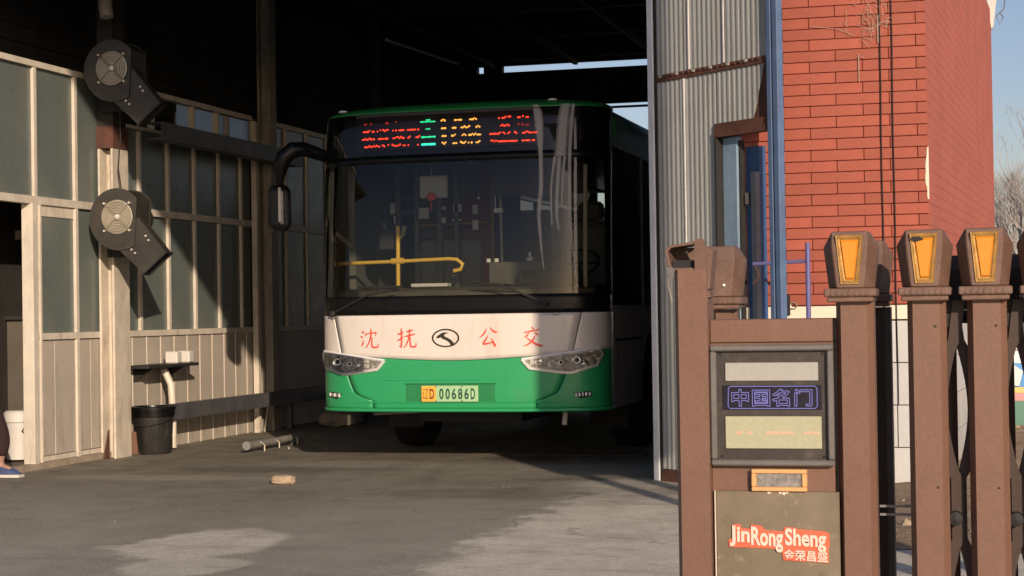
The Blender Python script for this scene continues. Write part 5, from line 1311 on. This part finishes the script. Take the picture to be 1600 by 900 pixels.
# ---- wipers
def wiper(pv, elbow, tip, tip2):
    b = B(); q = [Vector(SF(x, z, d)) for x, z, d in (pv+(0.02,), elbow+(0.04,), tip+(0.035,))]
    b.tube(q, [0.011, 0.008, 0.006], 6); a_ = b.build('wiper_arm', BLKM, bus)
    b = B(); q = [SF(tip[0]+(tip2[0]-tip[0])*k/8, tip[1]+(tip2[1]-tip[1])*k/8, 0.014) for k in range(9)]; b.tube(q, 0.008, 5); b.build('wiper_blade', BLKM, a_)
    b = B(); c_ = SF(*pv, 0.01); b.lathe([(0, -0.04), (0.022, -0.035), (0.026, 0.0)], c_, 'y', 14); b.build('pivot', BLKM, a_)
wiper((-1.06, 1.265), (-0.70, 1.42), (-0.45, 1.455), (-0.52, 1.448)); wiper((0.79, 1.32), (0.43, 1.475), (0.20, 1.50), (0.60, 1.468))
b = B(); 
for k in range(5): b.tube([SF(0.86+k*0.028, 1.30, 0.006), SF(0.875+k*0.028, 1.33+0.012*(k % 2), 0.022), SF(0.89+k*0.028, 1.305, 0.006)], 0.005, 5)
b.build('hose_clips', GREYF, bus)
b = B(); b.tube([SF(-1.09, 1.245, 0.01), SF(-1.06, 1.222, 0.02), SF(-1.02, 1.245, 0.01)], 0.005, 6); b.build('flap_handle', WIRE, bus)
b = B(); b.tube([SF(0.83, 1.245, 0.01), SF(0.86, 1.222, 0.02), SF(0.90, 1.245, 0.01)], 0.005, 6); b.build('flap_handle', WIRE, bus)
# ---- side mirror with swan neck (kerb side)
t = thing('x', None, None); bpy.data.objects.remove(t)
mm = B(); mm.tube([(BX-1.19, BY+0.36, 2.60), (BX-1.33, BY+0.16, 2.66), (BX-1.40, BY+0.08, 2.65), (BX-1.47, BY+0.06, 2.59), (BX-1.505, BY+0.05, 2.49), (BX-1.515, BY+0.05, 2.35)], [0.05, 0.062, 0.07, 0.07, 0.062, 0.02], 12)
arm_ = mm.build('mirror_arm', BLKG, bus, smooth=True)
b = B(); b.box(BX-1.615, BX-1.42, BY-0.02, BY+0.13, 1.965, 2.355, 0.045); mo = b.build('mirror_housing', BLKG, arm_)
mo.modifiers.new('b', 'BEVEL').width = 0.012
B().box(BX-1.495, BX-1.472, BY-0.024, BY-0.0203, 2.04, 2.33, 0.0).build('mirror_trim', GREYF, arm_)
# ---- interior seen through the windscreen
def ibox(name, x0, x1, y0, y1, z0, z1, mat, ch=0.0, par=bus): return B().box(BX+x0, BX+x1, BY+y0, BY+y1, z0, z1, ch).build(name, mat, par)
P = []
for j, (y, z) in enumerate(((0.10, 1.36), (0.14, 1.44), (0.30, 1.47), (0.62, 1.475), (0.64, 1.30), (0.64, 0.60))):
    P.append([(BX+x, BY+y+plan(x)*0.8, z) for x in [-1.14+2.28*i/20 for i in range(21)]])
b = B(); b.grid(P); b.build('dashboard', DASH, bus, smooth=False, solid=0.01)
ibox('dash_vent', -0.90, -0.55, 0.26, 0.36, 1.474, 1.492, BLKM, 0.004); ibox('dash_binnacle', 0.45, 1.0, 0.42, 0.60, 1.47, 1.60, INTD, 0.02)
ibox('dash_box', 0.16, 0.62, 0.56, 0.63, 1.48, 1.68, DASH, 0.01); ibox('dash_tray', -0.42, -0.10, 0.22, 0.34, 1.476, 1.505, WPLAS, 0.006)
# yellow handrails
b = B(); b.tube([(BX-1.20, BY+0.42, 1.69), (BX-0.62, BY+0.44, 1.70), (BX-0.16, BY+0.44, 1.712)], 0.016, 12)
b.tube([(BX-0.16, BY+0.44, 1.712), (BX-0.08, BY+0.44, 1.705), (BX-0.03, BY+0.44, 1.665), (BX-0.05, BY+0.44, 1.62), (BX-0.11, BY+0.44, 1.61)], 0.017, 10)
hr = b.build('handrail', YEL, bus, smooth=True)
b = B(); b.tube([(BX-0.605, BY+0.44, 1.48), (BX-0.60, BY+0.44, 2.0)], 0.018, 12); b.build('handrail_post', YEL, bus, smooth=True)
b = B(); b.tube([(BX-0.66, BY+0.44, 1.702), (BX-0.55, BY+0.44, 1.704)], 0.027, 12); b.build('handrail_joint', YEL, hr, smooth=True)
B().tube([(BX-1.19, BY+0.42, 1.69), (BX-1.145, BY+0.42, 1.691)], 0.03, 12).build('handrail_flange', YEL, hr, smooth=True)
b = B(); b.tube([(BX-0.56, BY+0.5, 2.0), (BX-0.57, BY+0.48, 1.93), (BX-0.60, BY+0.46, 1.90)], 0.02, 8); b.build('strap_handle', paint('dull yellow strap', (0.35, 0.30, 0.14), 0.7), bus)
ibox('card_reader', -0.76, -0.63, 0.40, 0.48, 1.80, 1.97, INTD, 0.01); B().tube([(BX-0.70, BY+0.42, 1.97), (BX-0.72, BY+0.42, 2.03)], 0.012, 6).build('reader_stalk', INTG, bus)
b = B(); b.torus((BX-0.10, BY+0.42, 1.575), 0.032, 0.013, 'z', 18, 6); b.build('rail_foot', CHROME, bus)
# hanging interior mirror and red tassel
mb_ = B(); mb_.box(BX-0.44, BX-0.19, BY+0.55, BY+0.57, 2.235, 2.43, 0.012); mi = mb_.build('interior_mirror', paint('pale mirror back', (0.40, 0.40, 0.35), 0.4, 0, 0.05, 5), bus)
B().tube([(BX-0.33, BY+0.56, 2.43), (BX-0.335, BY+0.56, 2.55)], 0.008, 8).build('mirror_stalk', GALV, mi)
b = B(); bm_ = bmesh.new(); bmesh.ops.create_uvsphere(bm_, u_segments=16, v_segments=10, radius=0.042); b.add([(v.co.x+BX-0.325, v.co.y*0.5+BY+0.52, v.co.z*.9+2.245) for v in bm_.verts], [[v.index for v in f.verts] for f in bm_.faces]); bm_.free()
tag(b.build('ornament', RED, None, smooth=True), 'red round ornament hanging from the mirror inside the bus windscreen', 'ornament')
B().tube([(BX-0.325, BY+0.52, 2.21), (BX-0.325, BY+0.52, 2.13)], 0.005, 6).build('tassel', RED, bus)
# cabin partitions
ibox('door_panel', -1.16, -1.10, 0.75, 2.0, 0.56, 2.5, INTG); 
for x in (-0.98, -0.80, -0.58, -0.42): ibox('cabin_post', x-0.02, x+0.02, 1.55, 1.60, 0.56, 2.6, INTG)
ibox('cabin_wall', -0.84, -0.30, 1.80, 1.83, 1.95, 2.62, paint('drab grey lining', (0.12, 0.11, 0.09), 0.7, 0, 0.1, 3))
ibox('cabin_lower', -0.86, -0.22, 1.66, 1.70, 0.9, 1.93, paint('grey seat back', (0.17, 0.165, 0.15), 0.6, 0, 0.1, 3), 0.02)
ibox('maroon_panel', -0.24, -0.11, 1.70, 1.74, 0.9, 2.62, paint('maroon panel', (0.15, 0.022, 0.022), 0.6)); ibox('maroon_panel', -0.56, -0.26, 1.75, 1.78, 1.94, 2.3, paint('maroon panel', (0.1, 0.02, 0.02), 0.6))
ibox('blue_curtain', -0.09, 0.13, 1.70, 1.75, 0.9, 2.62, paint('navy curtain', (0.012, 0.016, 0.075), 0.9, 0, 0.3, 8))
B().tube([(BX-0.86, BY+1.62, 2.06), (BX-0.13, BY+1.62, 2.075)], 0.015, 8).build('cross_rail', paint('dull gold rail', (0.26, 0.17, 0.05), 0.5), bus)
B().tube([(BX-0.10, BY+1.62, 1.0), (BX-0.10, BY+1.62, 2.62)], 0.015, 8).build('gold_post', paint('dull gold rail', (0.26, 0.17, 0.05)), bus)
B().tube([(BX+0.16, BY+1.0, 1.5), (BX+0.15, BY+1.0, 2.40)], 0.014, 8).build('grey_post', GALV, bus); ibox('post_clamp', 0.10, 0.17, 0.97, 1.03, 2.12, 2.16, PAPER)
ibox('roller_blind', 0.14, 0.96, 0.80, 0.82, 2.25, 2.60, paint('dusky blind', (0.050, 0.044, 0.048), 0.9, 0, 0.1, 3))
B().tube([(BX+0.55, BY+1.3, 1.0), (BX+0.55, BY+1.3, 2.3)], 0.02, 8).build('grey_post', INTG, bus)
b = B(); q = (BX+0.86, BY+0.75, 1.66); b.torus((0, 0, 0), 0.21, 0.013, 'z', 30, 8); R_ = Matrix.Translation(q) @ Matrix.Rotation(math.radians(35), 4, 'X'); b.v = [R_ @ p for p in b.v]; sw = b.build('steering_wheel', BLKM, bus, smooth=True)
b = B(); b.tube([(-0.2, 0, 0), (0.2, 0, 0)], 0.012, 6); b.tube([(0, -0.2, 0), (0, 0, -0.02)], 0.012, 6); b.lathe([(0, 0.0), (0.05, 0.0), (0.05, -0.04), (0.02, -0.25), (0, -0.25)], (0, 0, 0), 'z', 12); b.v = [R_ @ p for p in b.v]; b.build('steering_spokes', BLKM, sw)
ibox('driver_seat', 0.62, 1.08, 1.45, 1.60, 0.95, 2.05, paint('tan seat', (0.14, 0.12, 0.09), 0.8, 0, 0.2, 5), 0.05); ibox('head_rest', 0.74, 0.96, 1.44, 1.54, 2.06, 2.22, paint('tan seat', (0.14, 0.12, 0.09)), 0.03)
ibox('driver_screen', 0.14, 1.10, 2.0, 2.03, 0.56, 1.9, INTD)
for k in range(6):
    for sg in (-1, 1):
        for dx in (0.30, 0.75):
            y = 3.2+k*1.05
            ibox('seat_back', sg*dx+ (0.10 if sg > 0 else 0.10)-0.30, sg*dx+(0.10 if sg > 0 else 0.10)+0.10, y, y+0.07, 0.95, 1.62, INTD, 0.02)
for sg in (-1, 1):
    B().tube([(BX+sg*0.42, BY+2.2, 2.48), (BX+sg*0.42, BY+9.5, 2.48)], 0.016, 8).build('ceiling_rail', YEL, bus)
rs = random.Random(5)
for (x, z, w_, h_) in ((-1.03, 2.22, .05, .10), (-1.0, 2.12, .04, .07), (-0.74, 2.17, .12, .10), (-0.55, 2.21, .06, .03), (-0.55, 2.10, .06, .05), (-0.41, 2.21, .08, .07), (-0.42, 2.10, .09, .02), (-0.24, 2.19, .05, .08), (-0.24, 2.05, .055, .09)):
    b = B(); b.box(BX+x-w_/2, BX+x+w_/2, BY+1.55, BY+1.552, z-h_/2, z+h_/2); b.build('notice', PAPER, bus)
for (x, z, w_, h_) in ((0.46, 2.15, .05, .16), (0.52, 2.12, .06, .18)): ibox('painted_daylight_card', x-w_/2, x+w_/2, 4.0, 4.01, z-h_/2, z+h_/2, paint('pale blue card', (0.30, 0.42, 0.48), 0.7))  # pale blue cards standing in for daylight through the rear
B().lathe([(0.0, 0.0), (0.03, 0.0), (0.035, 0.02), (0.012, 0.035), (0.012, 0.07), (0.0, 0.08)], (BX+0.54, BY+0.5, 1.68), n=14).build('dash_figure', WPLAS, bus)
for x in (0.15, 0.22): B().lathe([(0.0, 0.0), (0.02, 0.0), (0.02, 0.03), (0.0, 0.03)], (BX+x, BY+0.6, 1.68), n=12).build('dash_bottle', WPLAS, bus)

# ================================================================== unseen shade caster added outside the frame, shaped to shade bus and shed mouth
can = thing('shade_caster', 'unseen added canopy frame standing outside the picture at upper right', 'shade caster', (1.5, 5.9, 0))
cm = paint('shade caster sheet', (0.12, 0.12, 0.12), 0.8, 0, 0.2, 2)
B().prism([(-3.45, 6.75), (-3.16, 6.14), (-0.93, 4.90), (-0.6, 4.80), (0.97, 4.80), (0.97, 2.55), (1.57, 2.55), (1.57, 6.75)], 'y', 5.9, 6.05).build('fascia', cm, can)
for x in (1.1, 1.45): B().box(x-0.05, x+0.05, 5.93, 6.02, 0, 2.549).build('post', cm, can)

# ================================================================== background
def hz_mat(name, c):  # colour passed in already carries the distance haze
    return paint(name, c, 0.95, 0, 0.2, 0.1)
t = thing('painted_wall', 'low wall painted white, blue, pink and green far behind the gate', 'wall', (0.9, 18.6, 0))
for k, (c_, z0, z1) in enumerate((((0.10, 0.22, 0.17), 0.0, 0.28), ((0.62, 0.28, 0.30), 0.28, 0.36), ((0.60, 0.50, 0.18), 0.36, 0.42), ((0.10, 0.30, 0.60), 0.42, 0.66), ((0.65, 0.70, 0.75), 0.66, 0.80))):
    B().box(0.10, 5.0, 18.55-0.002*k, 18.75, z0, z1-0.002).build('painted_stripe', paint('mural colour %d' % k, c_, 0.7, 0, 0.15, 1.2), t)
for k in range(12):
    x = 0.2+k*0.4; b = B(); b.prism([(x-0.07, 0.44), (x+0.05, 0.43), (x+0.09, 0.58), (x-0.02, 0.66)], 'y', 18.52, 18.535); b.build('painted_shape', paint('mural shape %d' % (k % 3), ((0.7, 0.72, 0.7), (0.75, 0.35, 0.4), (0.75, 0.62, 0.2))[k % 3], 0.7), t)
B().box(0.05, 5.05, 18.5, 18.8, 0.80, 0.845).build('coping', WPLAS, t)
BARK = paint('hazed grey bark', (0.34, 0.31, 0.29), 0.9, 0, 0.2, 2)  # bark lightened: distance haze mixed into its colour
def tree(x, y, h, seed, label, nest=False):
    r = random.Random(seed); t = thing('bare_tree', label, 'tree', (x, y, 0), 'bare trees on the horizon')
    tr = B(); tr.tube([(x, y, 0), (x+r.uniform(-.2, .2), y, h*0.3), (x+r.uniform(-.3, .3), y, h*0.55)], [h*0.02, h*0.014, h*0.009], 7)
    tr.build('trunk', BARK, t)
    cr = B()
    def br(p, d, L, w, dep):
        q = p+d*L*0.5+Vector((r.uniform(-.06, .06), r.uniform(-.06, .06), 0.02))*L; e = q+(d+Vector((0, 0, 0.12))).normalized()*L*0.5
        cr.tube([p, q, e], [w, w*0.75, w*0.5], 4 if dep < 2 else 3, caps=False)
        if dep >= 5: return
        for k in range(3 if dep < 4 else 4):
            nd = (d+Vector((r.uniform(-.75, .75), r.uniform(-.75, .75), r.uniform(-.1, .55)))).normalized(); s_ = r.uniform(.45, 1)
            br(p.lerp(e, s_) if s_ < .75 else e, nd, L*r.uniform(.55, .78), w*0.55, dep+1)
    for k in range(7):
        z = h*(0.22+0.055*k); a = r.uniform(0, 2*PI); br(Vector((x, y, z)), Vector((math.cos(a)*.55, math.sin(a)*.55, 0.9)).normalized(), h*0.26*(1-k*0.06), h*0.0065, 1)
    br(Vector((x, y, h*0.5)), Vector((0, 0, 1)), h*0.24, h*0.008, 1)
    cr.build('crown', BARK, t)
    if nest:
        n_ = B(); rock(n_, (x-1.0, y-.3, h*0.52), 0.55, 0.5, 0.32, 4, 2); n_.build('nest', BARK, t)
def px_at(u, Y): return (Y*math.tan(math.atan((u-800)/2750)-_y))
tree(px_at(1596, 62), 62, 6.6, 3, 'tall bare tree with a bird nest, at the right edge behind the gate', True)
tree(px_at(1574, 75), 75, 5.6, 8, 'thin bare tree close beside the brick building corner')
tree(px_at(1628, 70), 70, 8.0, 12, 'wide bare tree at the far right edge of the view')
tree(px_at(1586, 95), 95, 7.5, 15, 'distant small bare tree between the other bare trees')
tree(px_at(1655, 60), 60, 7.0, 21, 'bare tree just past the right border')
b = B(); r = random.Random(6); vs = []; fs = []
for k in range(3200):
    x = 2+r.random()*120; y = 115+r.uniform(-6, 6); hh = (6.5+1.8*math.sin(x*.11)+1.2*math.sin(x*.37+1))*1.15; z = r.random()**0.7*hh; s_ = r.uniform(.15, .5)
    a = r.uniform(0, PI); k0 = len(vs); vs += [(x-s_*.2, y, z-s_), (x+s_*.2, y, z-s_), (x+s_*math.cos(a), y+.2, z+s_*1.2)]; fs.append((k0, k0+1, k0+2))
b.add(vs, fs); b.box(-3, 140, 121, 121.5, 0, 3.6)
tag(b.build('treeline', hz_mat('hazy twigs', (0.36, 0.34, 0.34))), 'hazy grey band of distant bare trees on the horizon', 'trees', kind='stuff')

# bright vertical reflections painted as pale film strips on the windscreen
def glint(name, a):
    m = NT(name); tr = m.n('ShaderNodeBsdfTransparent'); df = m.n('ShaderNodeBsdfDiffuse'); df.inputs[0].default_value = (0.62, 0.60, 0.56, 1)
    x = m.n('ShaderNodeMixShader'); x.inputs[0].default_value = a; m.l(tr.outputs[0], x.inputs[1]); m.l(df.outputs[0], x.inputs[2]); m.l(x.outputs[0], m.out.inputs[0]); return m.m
GLINTS = [(glint('thin glint film', 0.25), 1.0, 0.003), (glint('glint film', 0.40), 0.65, 0.005)]
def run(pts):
    for mat, kw, off in GLINTS:
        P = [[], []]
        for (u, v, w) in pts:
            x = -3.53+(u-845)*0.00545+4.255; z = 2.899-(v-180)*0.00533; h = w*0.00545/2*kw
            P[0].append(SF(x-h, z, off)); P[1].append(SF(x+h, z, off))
        B().grid(P).build('glint_film', mat, bus)
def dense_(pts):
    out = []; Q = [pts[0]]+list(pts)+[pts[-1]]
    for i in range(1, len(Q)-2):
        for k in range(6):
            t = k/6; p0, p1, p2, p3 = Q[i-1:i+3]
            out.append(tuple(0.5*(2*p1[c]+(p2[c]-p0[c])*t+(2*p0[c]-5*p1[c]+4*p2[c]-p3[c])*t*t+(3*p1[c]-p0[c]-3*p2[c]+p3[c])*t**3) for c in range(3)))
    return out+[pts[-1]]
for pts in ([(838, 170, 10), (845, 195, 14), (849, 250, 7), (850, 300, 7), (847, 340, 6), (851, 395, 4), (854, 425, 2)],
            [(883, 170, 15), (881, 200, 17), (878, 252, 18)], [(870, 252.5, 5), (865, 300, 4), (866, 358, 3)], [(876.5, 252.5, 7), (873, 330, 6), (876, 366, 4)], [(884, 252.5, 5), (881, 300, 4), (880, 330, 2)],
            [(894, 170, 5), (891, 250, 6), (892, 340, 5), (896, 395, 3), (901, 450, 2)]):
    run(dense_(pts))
